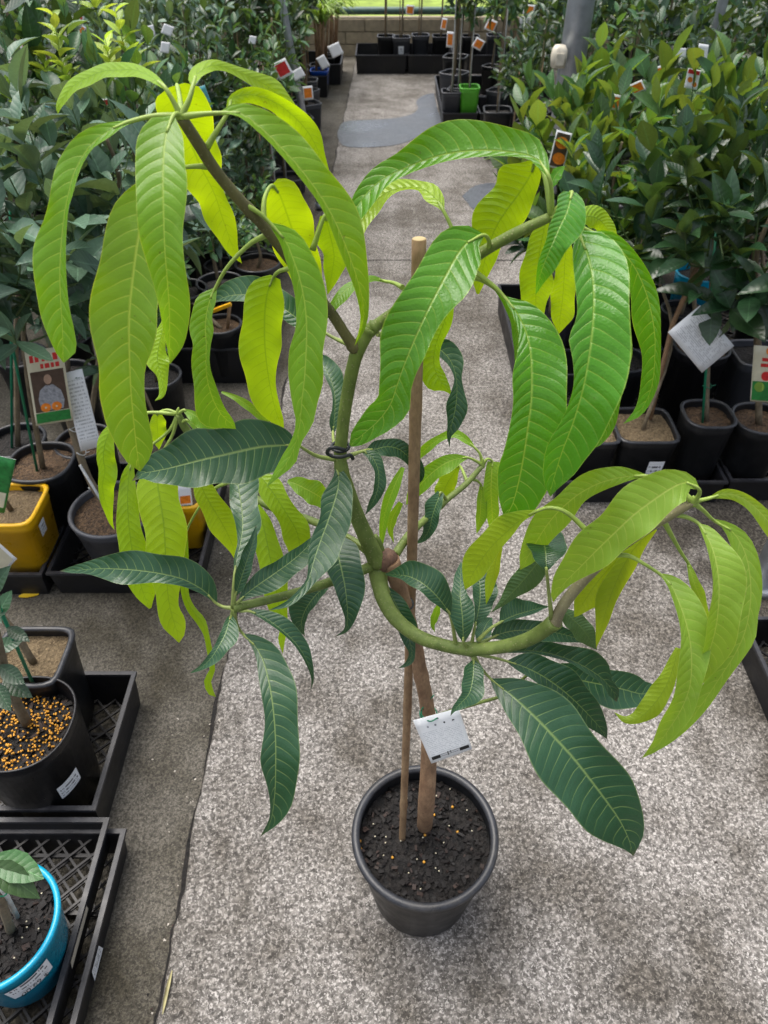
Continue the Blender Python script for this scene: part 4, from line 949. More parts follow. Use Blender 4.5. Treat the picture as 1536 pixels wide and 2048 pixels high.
SIMPLE = [leaf_shape(w_, f_, c_, True) for w_, f_, c_ in ((0.46, 0.4, 0.2), (0.42, 0.7, 0.35), (0.5, 0.25, 0.1), (0.44, 0.6, -0.05))]
_lm = {}
def leaf_mesh(k, mat):
    key = (k, mat.name)
    if key not in _lm:
        V, F, U = SHAPES[k]; b = MB(); b.v = list(V)
        for f, u in zip(F, U): b.face(f, mat, u)
        o = b.build('leaf'); _lm[key] = o.data; bpy.data.objects.remove(o)
    return _lm[key]
def leaf_frame(d, up):
    d = d.normalized(); n = up - d*up.dot(d)
    if n.length < 1e-3: n = d.orthogonal()
    n.normalize(); x = d.cross(n)
    return Matrix((x, d, n)).transposed()

def crown_layout(c, r, ntw, per, llen, rg, ang=55, droop=0.0, start=0.35, up=0.35, root=None):
    """twigs through an ellipsoid and leaf placements along them -> (twigs, [(pos, rot3, size)])"""
    c = Vector(c); tw = []; lv = []
    for i in range(ntw):
        z = rg.uniform(-0.75, 1.0); a = i*2.39996 + rg.uniform(-.4, .4); q = math.sqrt(max(0, 1-z*z))
        d = Vector((q*math.cos(a), q*math.sin(a), z))
        rad = rg.uniform(0.62, 1.08)
        end = c + Vector((d.x*r[0], d.y*r[1], d.z*r[2]))*rad
        st = c + Vector((d.x*r[0]*0.15, d.y*r[1]*0.15, -r[2]*rg.uniform(0.1, 0.8)))
        if root is not None and i % 3 == 0: st = st.lerp(Vector(root), 0.35)
        mid = st.lerp(end, 0.55) + Vector((0, 0, -0.10*r[2] + rg.uniform(-.03, .03)))
        pts = smooth_path([st, mid, end], 6); tw.append(pts)
        n = max(2, int(per*rg.uniform(0.7, 1.3))); az = rg.uniform(0, 6.28)
        for k in range(n):
            t = start + (1-start)*(k+rg.uniform(0.2, 0.9))/n
            u = t*5; j = min(int(u), 4); p = pts[j].lerp(pts[j+1], u-j)
            td = (pts[j+1]-pts[j]).normalized()
            e = td.orthogonal().normalized(); f = td.cross(e); az += 2.4 + rg.uniform(-.5, .5)
            side = e*math.cos(az)+f*math.sin(az)
            aa = math.radians(ang*(1.0-0.45*(t > .85)) + rg.uniform(-18, 18))
            d2 = td*math.cos(aa) + side*math.sin(aa) + Vector((0, 0, up-droop))*0.5
            d2 += Vector((rg.uniform(-.2, .2), rg.uniform(-.2, .2), rg.uniform(-.25, .2)))
            nrm = Vector((rg.uniform(-.5, .5), rg.uniform(-.5, .5), 1.0)) + td*0.5
            lv.append((p, leaf_frame(d2, nrm), llen*rg.uniform(0.62, 1.15)))
    return tw, lv

def add_crown(root, org, lay, mat, sep, twr=0.0035, twmat=None, rg=random, new=None, newfrac=0.0):
    tw, lv = lay; org = Vector(org)
    b = MB()
    for pts in tw:
        b.tube([p-org for p in pts], [twr*(1-0.7*i/5) for i in range(6)], twmat or M['twig_green'], 5, cap=False)
    b.build('twigs', root)
    if sep:
        for p, R, s in lv:
            m2 = new if (new and rg.random() < newfrac) else mat
            o = bpy.data.objects.new('leaf', leaf_mesh(rg.randrange(len(SHAPES)), m2)); link(o, root)
            o.matrix_local = Matrix.Translation(p-org) @ (R.to_4x4() @ Matrix.Scale(s, 4))
    else:
        b = MB()
        for p, R, s in lv:
            V, F, U = SIMPLE[rg.randrange(4)]; k = len(b.v); p2 = p-org
            m2 = new if (new and rg.random() < newfrac) else mat
            for v in V: b.v.append(p2 + (R @ v)*s)
            for f, u in zip(F, U): b.face([k+i for i in f], m2, u)
        o = b.build('foliage', root); o['kind'] = 'stuff'

def trunk_mesh(root, org, pts, r0, r1, mat, n=8, name='trunk'):
    b = MB(); sp = smooth_path([Vector(p)-Vector(org) for p in pts], len(pts)*4)
    m = len(sp); rr = [(r0+(r1-r0)*i/(m-1))*(1+0.10*noise.noise(Vector((i*1.3, r0*700, pts[0][0]*9)))) for i in range(m)]
    b.tube(sp, rr, mat, n); return b.build(name, root)

def sticker_on(potob, org, corners, mat=None, name='price_sticker'):
    b = MB(); o = Vector(org)
    b.v = [Vector(c)-o for c in corners]
    n = (b.v[1]-b.v[0]).cross(b.v[2]-b.v[1])
    uv = [(0, 1), (1, 1), (1, 0), (0, 0)]; f = [0, 1, 2, 3]
    if n.dot(CAMP-Vector(corners[0])) < 0: f = f[::-1]; uv = uv[::-1]
    b.face(f, mat or M['barcode'], uv, False)
    return b.build(name, potob)
def curved_sticker(potob, r, z0, z1, a0, a1, mat=None, power=2.0, off=0.0012, slope=0.0, ax=1.0, ay=1.0):
    """label wrapped on the outside of a pot; r(z) linear between r[0] and r[1]"""
    b = MB(); K = 8
    for j in range(2):
        z = z0 if j == 0 else z1
        for i in range(K+1):
            a = math.radians(a0+(a1-a0)*i/K); ca, sa = math.cos(a), math.sin(a)
            zz = z+slope*(i/K-0.5)
            rr = (r(zz)+off)/((abs(ca)**power+abs(sa)**power)**(1/power))
            b.v.append(Vector((rr*ca*ax, rr*sa*ay, zz)))
    for i in range(K):
        b.face((i, i+1, K+2+i, K+1+i), mat or M['barcode'], [(i/K, 0), ((i+1)/K, 0), ((i+1)/K, 1), (i/K, 1)])
    return b.build('price_sticker', potob)

def tray(x0, x1, y0, y1, h, label, group=None, z=0.0, lattice=True, rz=0.0, pitch=0.048):
    """low nursery tray: flared walls, lipped rim, open diagonal lattice floor"""
    cx, cy = (x0+x1)/2, (y0+y1)/2; hx, hy = (x1-x0)/2, (y1-y0)/2
    t = thing('nursery_tray', label, 'tray', (cx, cy, z), group, rz)
    b = MB(); ins = 0.014; th = 0.004; zb, zt = 0.002, h-0.004
    def ringp(dx, dy, zz): return [Vector((-hx+dx, -hy+dy, zz)), Vector((hx-dx, -hy+dy, zz)), Vector((hx-dx, hy-dy, zz)), Vector((-hx+dx, hy-dy, zz))]
    R = [ringp(ins, ins, zb), ringp(0.006, 0.006, zt), ringp(0.006+th, 0.006+th, zt), ringp(ins+th, ins+th, zb)]
    for q in R: b.v += q
    for k in range(3):
        for i in range(4):
            j = (i+1) % 4; b.face((k*4+i, k*4+j, k*4+4+j, k*4+4+i), M['tray'], smooth=False)
    b.build('wall', t)
    b = MB(); rw = 0.011
    b.box((0, -hy+rw/2, h), (hx, rw/2, 0.0045), M['tray_rim']); b.box((0, hy-rw/2, h), (hx, rw/2, 0.0045), M['tray_rim'])
    b.box((-hx+rw/2, 0, h), (rw/2, hy-rw, 0.0045), M['tray_rim']); b.box((hx-rw/2, 0, h), (rw/2, hy-rw, 0.0045), M['tray_rim'])
    b.build('rim', t)
    b = MB()
    if lattice:
        ix, iy = hx-ins-th, hy-ins-th
        for sgn in (1, -1):
            s = -(ix+iy)+pitch*0.5
            while s < ix+iy:
                # line x + sgn*y = s clipped to the floor rectangle
                pts = []
                for yy in (-iy, iy):
                    xx = s-sgn*yy
                    if -ix <= xx <= ix: pts.append((xx, yy))
                for xx in (-ix, ix):
                    yy = sgn*(s-xx)
                    if -iy < yy < iy: pts.append((xx, yy))
                if len(pts) >= 2 and math.dist(pts[0], pts[1]) > 0.01:
                    zz = 0.022 if sgn > 0 else 0.0245
                    b.bar((*pts[0], zz), (*pts[1], zz), 0.005, 0.0055, M['tray'])
                s += pitch
        for k in range(1, int(2*iy/0.12)+1):
            yy = -iy + k*0.12
            if yy < iy-0.02: b.bar((-ix, yy, 0.014), (ix, yy, 0.014), 0.008, 0.008, M['tray'])
        b.build('lattice', t)
    else:
        b.box((0, 0, 0.012), (hx-ins-th-0.002, hy-ins-th-0.002, 0.004), M['tray']); b.build('floor', t)
    return t

# ---------------------------------------------- trays beside the dark concrete strip
tL = tray(-1.02, -0.582, 0.22, 0.752, 0.085, 'lower black lattice tray nested under the turquoise pot tray', z=GZ)
tA = tray(-1.04, -0.614, 0.21, 0.762, 0.085, 'upper black lattice tray holding the turquoise pot', z=GZ+0.034)
tB = tray(-1.10, -0.648, 0.775, 1.150, 0.125, 'deep black lattice tray holding the pot with orange pellets', z=GZ)
tC = tray(-1.02, -0.555, 1.520, 2.06, 0.10, 'black tray holding the round grey pot with brown mulch', z=GZ)
tray(-1.62, -1.03, 1.515, 2.06, 0.10, 'black tray holding the square yellow pot', z=GZ)
tray(-1.12, -0.50, 2.72, 3.32, 0.17, 'tall black crate under the small potted shrubs by the path', z=GZ, lattice=False)
# tape and label on the nearest tray
b = MB(); y_ = G(180, 1920, .04).y-0.486
b.v = [Vector((0.2085, y_+.024, .062)), Vector((0.2065, y_+.030, .026)), Vector((0.2065, y_-.030, .026)), Vector((0.2085, y_-.024, .062))]
b.v = [v+Vector((0.0068, 0, 0)) for v in b.v]; b.face((3, 2, 1, 0), M['barcode'], [(0, 0), (0, 1), (1, 1), (1, 0)], False); b.build('barcode_label', tL)
b = MB(); b.v = [Vector(p)-Vector((-0.847, 0.486, GZ+0.034)) for p in (G(174, 1782, .075), G(181, 1795, .07), G(153, 1905, .07), G(145, 1893, .075))]
tape_x = 0.2145
b = MB(); b.v = [Vector((0.2095, 0.095, 0.079)), Vector((0.2085, 0.095, 0.060)), Vector((0.2085, -0.015, 0.058)), Vector((0.2095, -0.010, 0.077))]
b.v = [v+Vector((0.0025, 0, 0)) for v in b.v]
b.face((3, 2, 1, 0), M['tape'], smooth=False); b.build('tape', tA)

# ---------------------------------------------- near pots on that side
def potted(name, label, cat, x, y, z, group=None): return thing(name, label, cat, (x, y, z), group)
def stake_part(root, org, a, c, r=0.004, mat=None):
    b = MB(); b.tube([Vector(a)-Vector(org), Vector(a).lerp(Vector(c), .5)-Vector(org), Vector(c)-Vector(org)], r, mat or M['green_tie'], 8); return b.build('stake', root)
def tie_part(root, org, p, r=0.009, mat=None):
    b = MB(); c = Vector(p)-Vector(org)
    b.tube([c+Vector((r*math.cos(a), r*math.sin(a)*0.8, 0.004*math.sin(2*a))) for a in [6.283*k/12 for k in range(13)]] + [c+Vector((r+.012, -.004, .006))], 0.0014, mat or M['green_tie'], 5)
    return b.build('tie', root)

rg = random.Random(21)
# turquoise pot
x, y, z = -0.722, 0.497, GZ+0.058
t = potted('potted_citrus', 'small citrus in a round turquoise pot with a white stake', 'citrus tree', x, y, z)
po = pot(t, 0.085, 0.114, 0.200, M['pot_blue'], rim=0.008, rimmat=M['pot_blue'], n=56)
soil(t, 0.106, 0.172, M['soil'], seed=5, amp=0.006, rings=12, n=48); chips(t, 0.101, 0.172, 520, 8, [M['chip']]*8+[M['chip_brown']], 0.0025, 0.0085)
pellets(t, [Vector((0.09*math.cos(a)*q, 0.09*math.sin(a)*q, 0.180)) for a, q in [(rg.uniform(0, 6.28), math.sqrt(rg.random())) for _ in range(16)]], 0.0018, M['pellet_pale'], 'pale_grains')
org = (x, y, z)
trunk_mesh(t, org, [G(22, 1862, z+.172), P(8, 1820, .475), P(-10, 1770, .47), P(-60, 1650, .47)], 0.0085, 0.006, M['twig'])
stake_part(t, org, G(36, 1836, z+.172), P(-6, 1757, .455), 0.0045, M['white_stake']); tie_part(t, org, P(2, 1782, .465), 0.010)
rr = lambda zz: 0.085+(0.114-0.085)*zz/0.200
st_ = curved_sticker(po, rr, 0.095, 0.155, -68, -24, mat=M['price_print'], slope=0.004)
def text_part(parent, body, size, Mx, mat, name='printed_price'):
    cu = bpy.data.curves.new('t', 'FONT'); cu.body = body; cu.size = size; cu.align_x = 'CENTER'; cu.align_y = 'CENTER'
    o = bpy.data.objects.new('t', cu); COL.objects.link(o); bpy.context.view_layer.update()
    me = bpy.data.meshes.new_from_object(o.evaluated_get(bpy.context.evaluated_depsgraph_get()))
    bpy.data.objects.remove(o); me.materials.clear(); me.materials.append(mat)
    me.transform(Mx); ob = bpy.data.objects.new(name, me); return link(ob, parent)
am = math.radians(-44.5); rad_ = Vector((math.cos(am), math.sin(am), 0)); tan_ = Vector((-math.sin(am), math.cos(am), 0))
# the sticker is stuck on upside down: its text runs the other way round
Mx = Matrix.Translation(rad_*(rr(0.112)+0.0036) + Vector((0, 0, 0.112))) @ Matrix((-tan_, Vector((0, 0, -1)), rad_)).transposed().to_4x4()
text_part(st_, '$ 69.00', 0.0175, Mx, M['black_ink'])
lay = ([smooth_path([P(-10, 1770, .47), P(0, 1745, .46), P(10, 1735, .45)], 6)],
       [(P(-15, 1712, .46), leaf_frame(Vector((1, -.35, -.12)), Vector((0.1, -.3, 1))), 0.085), (P(-22, 1725, .45), leaf_frame(Vector((1, -.5, -.25)), Vector((0.2, -.2, 1))), 0.09), (P(-60, 1690, .46), leaf_frame(Vector((-.3, .8, .2)), Vector((0, 0, 1))), 0.08)])
add_crown(t, org, lay, M['lf_mid'], True, 0.002)

# big black bag pot with orange pellets
x, y, z = -0.800, 0.885, GZ+0.028
t = potted('potted_citrus', 'citrus in a wide black pot strewn with orange fertiliser pellets', 'citrus tree', x, y, z); org = (x, y, z)
po = pot(t, 0.100, 0.120, 0.290, M['bag'], rim=0.004, rimmat=M['bag'], n=48, power=2.3)
soil(t, 0.114, 0.232, M['soil'], seed=7, amp=0.008, rings=12, n=48, power=2.3); chips(t, 0.105, 0.232, 260, 9, [M['chip']]*4+[M['chip_brown']], 0.004, 0.011)
pellets(t, [Vector((0.100*q*math.cos(a), 0.100*q*math.sin(a), 0.240+rg.uniform(0, .004))) for a, q in [(rg.uniform(0, 6.28), math.sqrt(rg.random())) for _ in range(420)]], 0.0026, M['pellet'])
trunk_mesh(t, org, [G(55, 1450, z+.232), P(20, 1375, .89), P(0, 1300, .90), P(-30, 1180, .92)], 0.011, 0.008, M['twig']); stake_part(t, org, G(68, 1400, z+.23)+Vector((0, .02, 0)), P(-30, 1150, .95), 0.004)
curved_sticker(po, lambda zz: 0.100+0.02*zz/0.29, 0.115, 0.165, -50, -22, power=2.3, slope=0.012)
lv = []
for px_, py_, Y_, dx_, dy_, dz_, s_ in ((8, 1205, .93, .2, -.4, .2, .075), (28, 1255, .90, .9, -.5, -.1, .055), (14, 1290, .9, -.5, -.6, -.1, .06), (10, 1330, .88, .8, -.4, -.3, .07), (20, 1355, .88, 1, -.6, -.2, .075), (5, 1365, .87, .6, -.8, -.3, .07), (0, 1240, .95, .4, .5, .4, .07), (-5, 1190, .92, .5, .1, .7, .08), (-8, 1300, .95, .8, .3, 0, .07)):
    lv.append((P(px_-14, py_, Y_), leaf_frame(Vector((dx_, dy_, dz_)), Vector((rg.uniform(-.3, .3), -.5, 1))), s_))
add_crown(t, org, ([smooth_path([P(20, 1375, .89), P(5, 1300, .9), P(-10, 1200, .92)], 6)], lv), M['lf_dark'], True, 0.003)

# black square pot with tan coir
x, y, z = -0.835, 1.060, GZ+0.028
t = potted('potted_citrus', 'bare stemmed citrus in a square black pot topped with tan coir', 'citrus tree', x, y, z); org = (x, y, z)
pot(t, 0.066, 0.084, 0.290, M['pot_black'], power=6, rim=0.009); soil(t, 0.079, 0.262, M['soil_tan'], seed=2, amp=0.004, power=6)
trunk_mesh(t, org, [(x+.0, y, z+.262), (x-.02, y+.01, z+.4), (x-.09, y+.02, z+.62)], 0.009, 0.007, M['twig'])

# round grey pot, leaning grafted trunk
x, y, z = -0.810, 1.640, GZ+0.028
t = potted('potted_citrus', 'grey leaved citrus leaning from the round grey pot of brown mulch', 'citrus tree', x, y, z); org = (x, y, z)
pot(t, 0.095, 0.126, 0.235, M['pot_grey'], rim=0.009, rimmat=M['pot_grey'], n=52); soil(t, 0.117, 0.210, M['soil_brown'], seed=9, amp=0.006, rings=12, n=44)
tp1 = [(x-.01, y+.01, z+.205), P(182, 965, 1.66), P(150, 880, 1.68), P(125, 790, 1.70), P(100, 700, 1.72), P(120, 600, 1.74), P(135, 520, 1.75)]
trunk_mesh(t, org, tp1, 0.0115, 0.0075, M['twig'], 10); stake_part(t, org, (x-.005, y-.015, z+.205), P(160, 930, 1.655), 0.004, M['white_stake'])
for q_ in ((186, 975), (163, 905), (148, 858)): tie_part(t, org, P(*q_, 1.67), 0.013, M['white_stake'])
rg2 = random.Random(31)
lay = crown_layout(P(115, 430, 1.76), (.36, .30, .27), 26, 7, .118, rg2, ang=58, up=.15, start=.3)
add_crown(t, org, lay, M['lf_grey'], True, rg=rg2)

# square yellow pot
x, y, z = -1.110, 1.630, GZ+0.028
t = potted('potted_citrus', 'citrus in the square yellow pot next to the grey pot', 'citrus tree', x, y, z); org = (x, y, z)
po = pot(t, 0.073, 0.094, 0.262, M['pot_yellow'], power=6, rim=0.009, rimmat=M['pot_yellow'], n=52); soil(t, 0.087, 0.236, M['soil_tan'], seed=4, amp=0.004, power=6)
curved_sticker(po, lambda zz: .073+.021*zz/.262, .165, .215, -26, -4, power=6)
trunk_mesh(t, org, [(x, y, z+.236), (x-.03, y, z+.45), (x-.06, y+.03, z+.7)], 0.008, 0.006, M['twig'])
lay = crown_layout(P(-10, 560, 1.66), (.20, .22, .24), 16, 7, .10, rg2, ang=58, up=.1)
add_crown(t, org, lay, M['lf_grey'], True, rg=rg2)
# second yellow pot
x, y, z = -0.645, 1.760, GZ+0.028
t = potted('potted_citrus', 'sapling in the smaller yellow pot beside the lime mango leaves', 'citrus tree', x, y, z); org = (x, y, z)
po = pot(t, 0.060, 0.074, 0.195, M['pot_yellow'], power=6, rim=0.008, rimmat=M['pot_yellow']); soil(t, 0.069, 0.172, M['soil_tan'], seed=6, amp=0.004, power=6)
curved_sticker(po, lambda zz: .060+.014*zz/.195, .12, .165, -95, -70, power=6)
trunk_mesh(t, org, [(x, y, z+.172), (x-.01, y, z+.42), (x-.05, y+.03, z+.62)], 0.006, 0.004, M['twig'])
lay = crown_layout((x-.08, y+.05, z+.72), (.16, .16, .16), 12, 6, .075, rg2, up=.1); add_crown(t, org, lay, M['lf_grey'], False, rg=rg2)

def simple_potted(label, x, y, z, pr, ph, pmat, smat, crown, ntw, per, llen, lmat, sep, power=2.0, tr=0.009, stake=None, seed=1, group=None, ang=55, up=.3, droop=0, new=None, nf=0, cat='citrus tree', name='potted_citrus', trunk_mid=None, tmat=None, twr=0.0035, tie=None, start=.35, sticker=None, rimmat=None):
    t = thing(name, label, cat, (x, y, z), group); org = (x, y, z); rg = random.Random(seed)
    po = pot(t, pr*0.82, pr, ph, pmat, power=power, rim=0.008, n=36, rimmat=rimmat or (pmat if pmat not in (M['pot_black'], M['bag']) else None)); soil(t, pr*0.93, ph*0.90, smat, seed=seed, amp=0.005, power=power, rings=7, n=28)
    c, r = crown
    top = Vector(c)-Vector((0, 0, r[2]*0.3)); base = Vector((x, y, z+ph*0.88))
    mid = Vector(trunk_mid) if trunk_mid else base.lerp(top, .5)+Vector((rg.uniform(-.02, .02), rg.uniform(-.02, .02), 0))
    trunk_mesh(t, org, [base, mid, top, Vector(c)+Vector((0, 0, r[2]*.3))], tr, tr*0.5, tmat or M['twig'])
    if stake:
        o = Vector((rg.uniform(-.02, .02), -.015, 0)); stake_part(t, org, base+o, (base+o).lerp(top+o, 1.0)+Vector((0, 0, rg.uniform(-.05, .2))), 0.0042, stake)
    if tie:
        for q in (0.3, 0.55, 0.75): tie_part(t, org, base.lerp(mid, q*1.3) if q < .7 else base.lerp(top, q), tr+0.004, tie)
    if sticker: curved_sticker(po, lambda zz: pr*0.82+pr*0.18*zz/ph, ph*sticker[0], ph*sticker[1], sticker[2], sticker[3], power=power, off=0.002)
    lay = crown_layout(c, r, ntw, per, llen, rg, ang=ang, up=up, droop=droop, root=top, start=start)
    add_crown(t, org, lay, lmat, sep, twr, rg=rg, new=new, newfrac=nf)
    return t
PB, BR, SO = M['pot_black'], M['soil_brown'], M['soil']
Zt = GZ+0.028
simple_potted('grey leaved citrus with a green stake in the black pot behind the yellow pot', -1.075, 1.815, Zt, .100, .275, PB, M['soil_brown'], (P(10, 470, 1.86), (.28, .26, .26)), 20, 7, .11, M['lf_grey'], True, power=2.6, stake=M['green_tie'], seed=41, up=.1, ang=58)
simple_potted('grey leaved citrus in the round black pot behind the grey pot', -0.985, 1.955, Zt, .095, .25, PB, M['soil_brown'], (P(225, 330, 2.05), (.30, .26, .26)), 22, 7, .105, M['lf_grey'], True, seed=42, up=.1, ang=58)
simple_potted('citrus in a black pot at the back of the yellow pot tray', -1.215, 1.96, Zt, .095, .25, PB, M['soil'], (P(30, 300, 2.1), (.30, .26, .28)), 20, 7, .10, M['lf_grey'], True, seed=43, up=.2, ang=55, stake=M['green_tie'])
simple_potted('citrus with yellow new growth standing behind the grey leaved citrus', -0.86, 2.40, GZ, .095, .25, PB, SO, (P(250, 175, 2.42), (.22, .22, .24)), 16, 7, .085, M['lf_mid'], True, seed=44, up=.8, ang=42)
simple_potted('leafy citrus with pale shoots behind the yellow pot row', -1.20, 2.42, GZ, .095, .25, PB, SO, (P(110, 170, 2.40), (.24, .22, .26)), 18, 7, .08, M['lf_mid'], True, seed=45, up=.7, ang=45)
simple_potted('tall dark leaved citrus behind the pale shoots', -1.42, 2.55, GZ, .095, .25, PB, SO, (P(20, 60, 2.5), (.28, .24, .26)), 18, 7, .10, M['lf_dark'], True, seed=46, up=.1)
# upright pale shoots of new growth
for k, (px_, py_, Y_, hh) in enumerate(((262, 150, 2.36, .16), (230, 170, 2.38, .12), (128, 160, 2.3, .16), (112, 210, 2.32, .12), (146, 205, 2.3, .10), (285, 175, 2.38, .11), (45, 235, 2.1, .08), (205, 60, 2.5, .12))):
    root = [o for o in bpy.data.objects if o.get('label', '').startswith('citrus with yellow new' if px_ > 180 else 'leafy citrus with pale')][0]
    org = root.location; rgk = random.Random(60+k); p0 = P(px_, py_, Y_); p1 = p0+Vector((rgk.uniform(-.02, .02), 0, hh))
    pts = [p0.lerp(p1, i/5) for i in range(6)]; lv = []; az = rgk.uniform(0, 6)
    for j in range(9):
        az += 2.4; t_ = .25+.75*j/9; d = Vector((math.cos(az)*.8, math.sin(az)*.8, .8)); lv.append((p0.lerp(p1, t_), leaf_frame(d, Vector((math.cos(az)*-.6, math.sin(az)*-.6, 1))), .065*(1.25-t_*.6)))
    add_crown(root, org, ([pts], lv), M['lf_new'], True, .0028, M['petiole_young'], rgk)

# small shrubs in the tall crate
for lab, px_, py_, Y_, r_, s in (('small round leaved shrub in a black pot on the tall crate', 418, 430, 3.02, (.16, .16, .17), 51), ('fine leaved shrub drooping over the tall crate edge', 345, 470, 2.95, (.17, .15, .19), 52)):
    c = P(px_, py_, Y_); simple_potted(lab, c.x, c.y, GZ+.03, .10, .30, PB, SO, (c, r_), 30, 10, .045, M['lf_mid'], False, seed=s, cat='shrub', name='potted_shrub', ang=60)
simple_potted('black pot with a bare brown cane and a yellow clip on the crate', P(440, 640, 2.80).x, 2.80, GZ+.03, .085, .22, PB, BR, (P(330, 560, 2.9), (.08, .08, .08)), 8, 6, .06, M['lf_mid'], False, seed=53, cat='sapling', name='potted_sapling')
bb = MB(); bb.tube([P(455, 660, 2.8), P(459, 612, 2.8)], .007, M['bamboo'], 8); root = bpy.data.objects[[o.name for o in bpy.data.objects if o.get('label', '').startswith('black pot with a bare')][0]]
bb.v = [v-root.location for v in bb.v]; bb.build('cane', root)
bb = MB(); bb.bar(P(425, 622, 2.79)-root.location, P(462, 608, 2.79)-root.location, .016, .012, M['drip']); bb.build('clip', root)
c = P(512, 470, 3.42); simple_potted('small plant in a wide black pot at the far end of the crate', -0.605, 3.42, GZ, .108, .24, PB, BR, (c, (.09, .09, .09)), 10, 6, .06, M['lf_mid'], False, seed=54, cat='shrub', name='potted_shrub')

# ---------------------------------------------- trays and plants on the wide side of the path
tray(1.000, 1.46, 0.86, 1.335, 0.11, 'black tray of dark pots in front of the galvanised post foot')
tray(0.585, 1.175, 1.93, 2.62, 0.10, 'black tray holding the square pot with a white sticker')
tray(1.185, 1.80, 1.94, 2.62, 0.10, 'black tray holding the pots beside the red fruit tag')
tray(0.545, 1.15, 2.74, 3.36, 0.14, 'black tray under the bright citrus bushes behind the stickered pot')
tray(1.16, 1.80, 2.74, 3.36, 0.14, 'black tray under the turquoise pot among the citrus bushes')
# dark pots in the near tray
for k, (x, y, r) in enumerate(((1.14, 1.20, .095), (1.13, .99, .085))):
    simple_potted(('dark pot nearest the galvanised post in the edge tray', 'second dark pot in the edge tray away from the post')[k], x, y, .028, r, .14, PB, SO, ((x+.12, y+.05, .34), (.08, .08, .08)), 6, 5, .06, M['lf_dark'], False, seed=70+k, tr=.006)
# row of pots
simple_potted('citrus in a plain square black pot at the tray corner', 0.695, 2.045, .028, .092, .225, PB, M['soil_tan'], (P(1165, 440, 2.55), (.22, .22, .24)), 18, 7, .10, M['lf_olive'], True, power=6, seed=81, up=.7, ang=40, tr=.008)
t = simple_potted('citrus on a brown cane in the square black pot with a white sticker', 0.885, 2.060, .028, .102, .225, PB, M['soil_tan'], (P(1290, 420, 2.40), (.27, .24, .26)), 24, 7, .115, M['lf_dark'], True, power=6, seed=82, up=.6, ang=42, tr=.007, sticker=(.30, .62, -82, -55), trunk_mid=P(1345, 660, 2.2))
bb = MB(); bb.tube([Vector(v)-t.location for v in (G(1300, 838, .24), P(1345, 650, 2.16), P(1400, 520, 2.26))], .008, M['bark'], 9); bb.build('cane', t)
simple_potted('citrus with a green stake in the rounded black pot', 1.088, 2.055, .028, .082, .275, PB, BR, (P(1450, 400, 2.22), (.30, .25, .28)), 26, 7, .118, M['lf_dark'], True, power=3.2, seed=83, up=.6, ang=44, tr=.010, stake=M['green_tie'], tie=M['green_tie'])
simple_potted('citrus in the round black pot hung with a red fruit tag', 1.270, 2.050, .028, .092, .26, PB, BR, (P(1530, 470, 2.10), (.22, .22, .26)), 16, 7, .14, M['lf_dark'], True, power=2.4, seed=84, up=.0, ang=60, tr=.012)
# second row
simple_potted('citrus in a tall black grow bag behind the green staked citrus', 1.185, 2.46, .028, .10, .30, M['bag'], BR, (P(1400, 300, 2.62), (.28, .24, .27)), 22, 7, .115, M['lf_olive'], True, power=2.4, seed=85, up=.9, ang=38)
simple_potted('citrus in a grey square pot behind the red tagged pot', 1.41, 2.46, .028, .095, .27, M['pot_grey'], SO, (P(1500, 250, 2.60), (.27, .24, .27)), 20, 7, .115, M['lf_olive'], True, power=6, seed=86, up=.8, ang=40, new=M['lf_new'], nf=.12)
simple_potted('sapling in a black square pot at the back of the red tag tray', 1.62, 2.40, .028, .095, .26, PB, SO, (P(1600, 330, 2.5), (.25, .22, .25)), 14, 7, .115, M['lf_dark'], False, power=6, seed=87, up=.6)
simple_potted('citrus in a black pot hidden behind the square stickered pot', 0.90, 2.45, .028, .095, .25, PB, SO, (P(1235, 330, 2.75), (.25, .22, .25)), 20, 7, .105, M['lf_olive'], True, seed=88, up=.8, ang=40)
# third row on the trays behind
simple_potted('bright upright citrus bush beside the thick galvanised post', 0.80, 3.05, .03, .10, .25, M['pot_grey'], SO, (P(1125, 285, 3.10), (.30, .26, .26)), 30, 8, .12, M['lf_olive'], True, power=6, seed=89, up=1.1, ang=36)
simple_potted('bright upright citrus bush behind the orange picture tag', 1.04, 3.08, .03, .10, .25, PB, SO, (P(1235, 225, 3.15), (.28, .25, .26)), 28, 8, .115, M['lf_olive'], True, power=6, seed=90, up=1.0, ang=38)
simple_potted('citrus in a turquoise pot among the dark bushes', 1.395, 3.13, .03, .10, .28, M['pot_blue'], SO, (P(1370, 230, 3.2), (.22, .22, .22)), 16, 7, .11, M['lf_olive'], True, seed=91, up=.9, ang=38, tr=.006)
simple_potted('dark citrus bush low behind the corner pot', 0.70, 2.86, .03, .085, .24, M['pot_grey'], SO, (P(1120, 440, 2.92), (.20, .20, .22)), 20, 8, .10, M['lf_dark'], True, power=6, seed=92, up=.5)
simple_potted('dark citrus bush filling the gap behind the grow bag', 1.25, 2.86, .03, .085, .24, PB, SO, (P(1400, 430, 2.95), (.32, .22, .28)), 26, 8, .11, M['lf_dark'], True, seed=93, up=.5)
simple_potted('dark citrus bush beyond the turquoise pot', 1.66, 3.0, .03, .085, .24, PB, SO, (P(1520, 300, 3.05), (.3, .24, .3)), 22, 8, .11, M['lf_dark'], False, seed=94, up=.6)

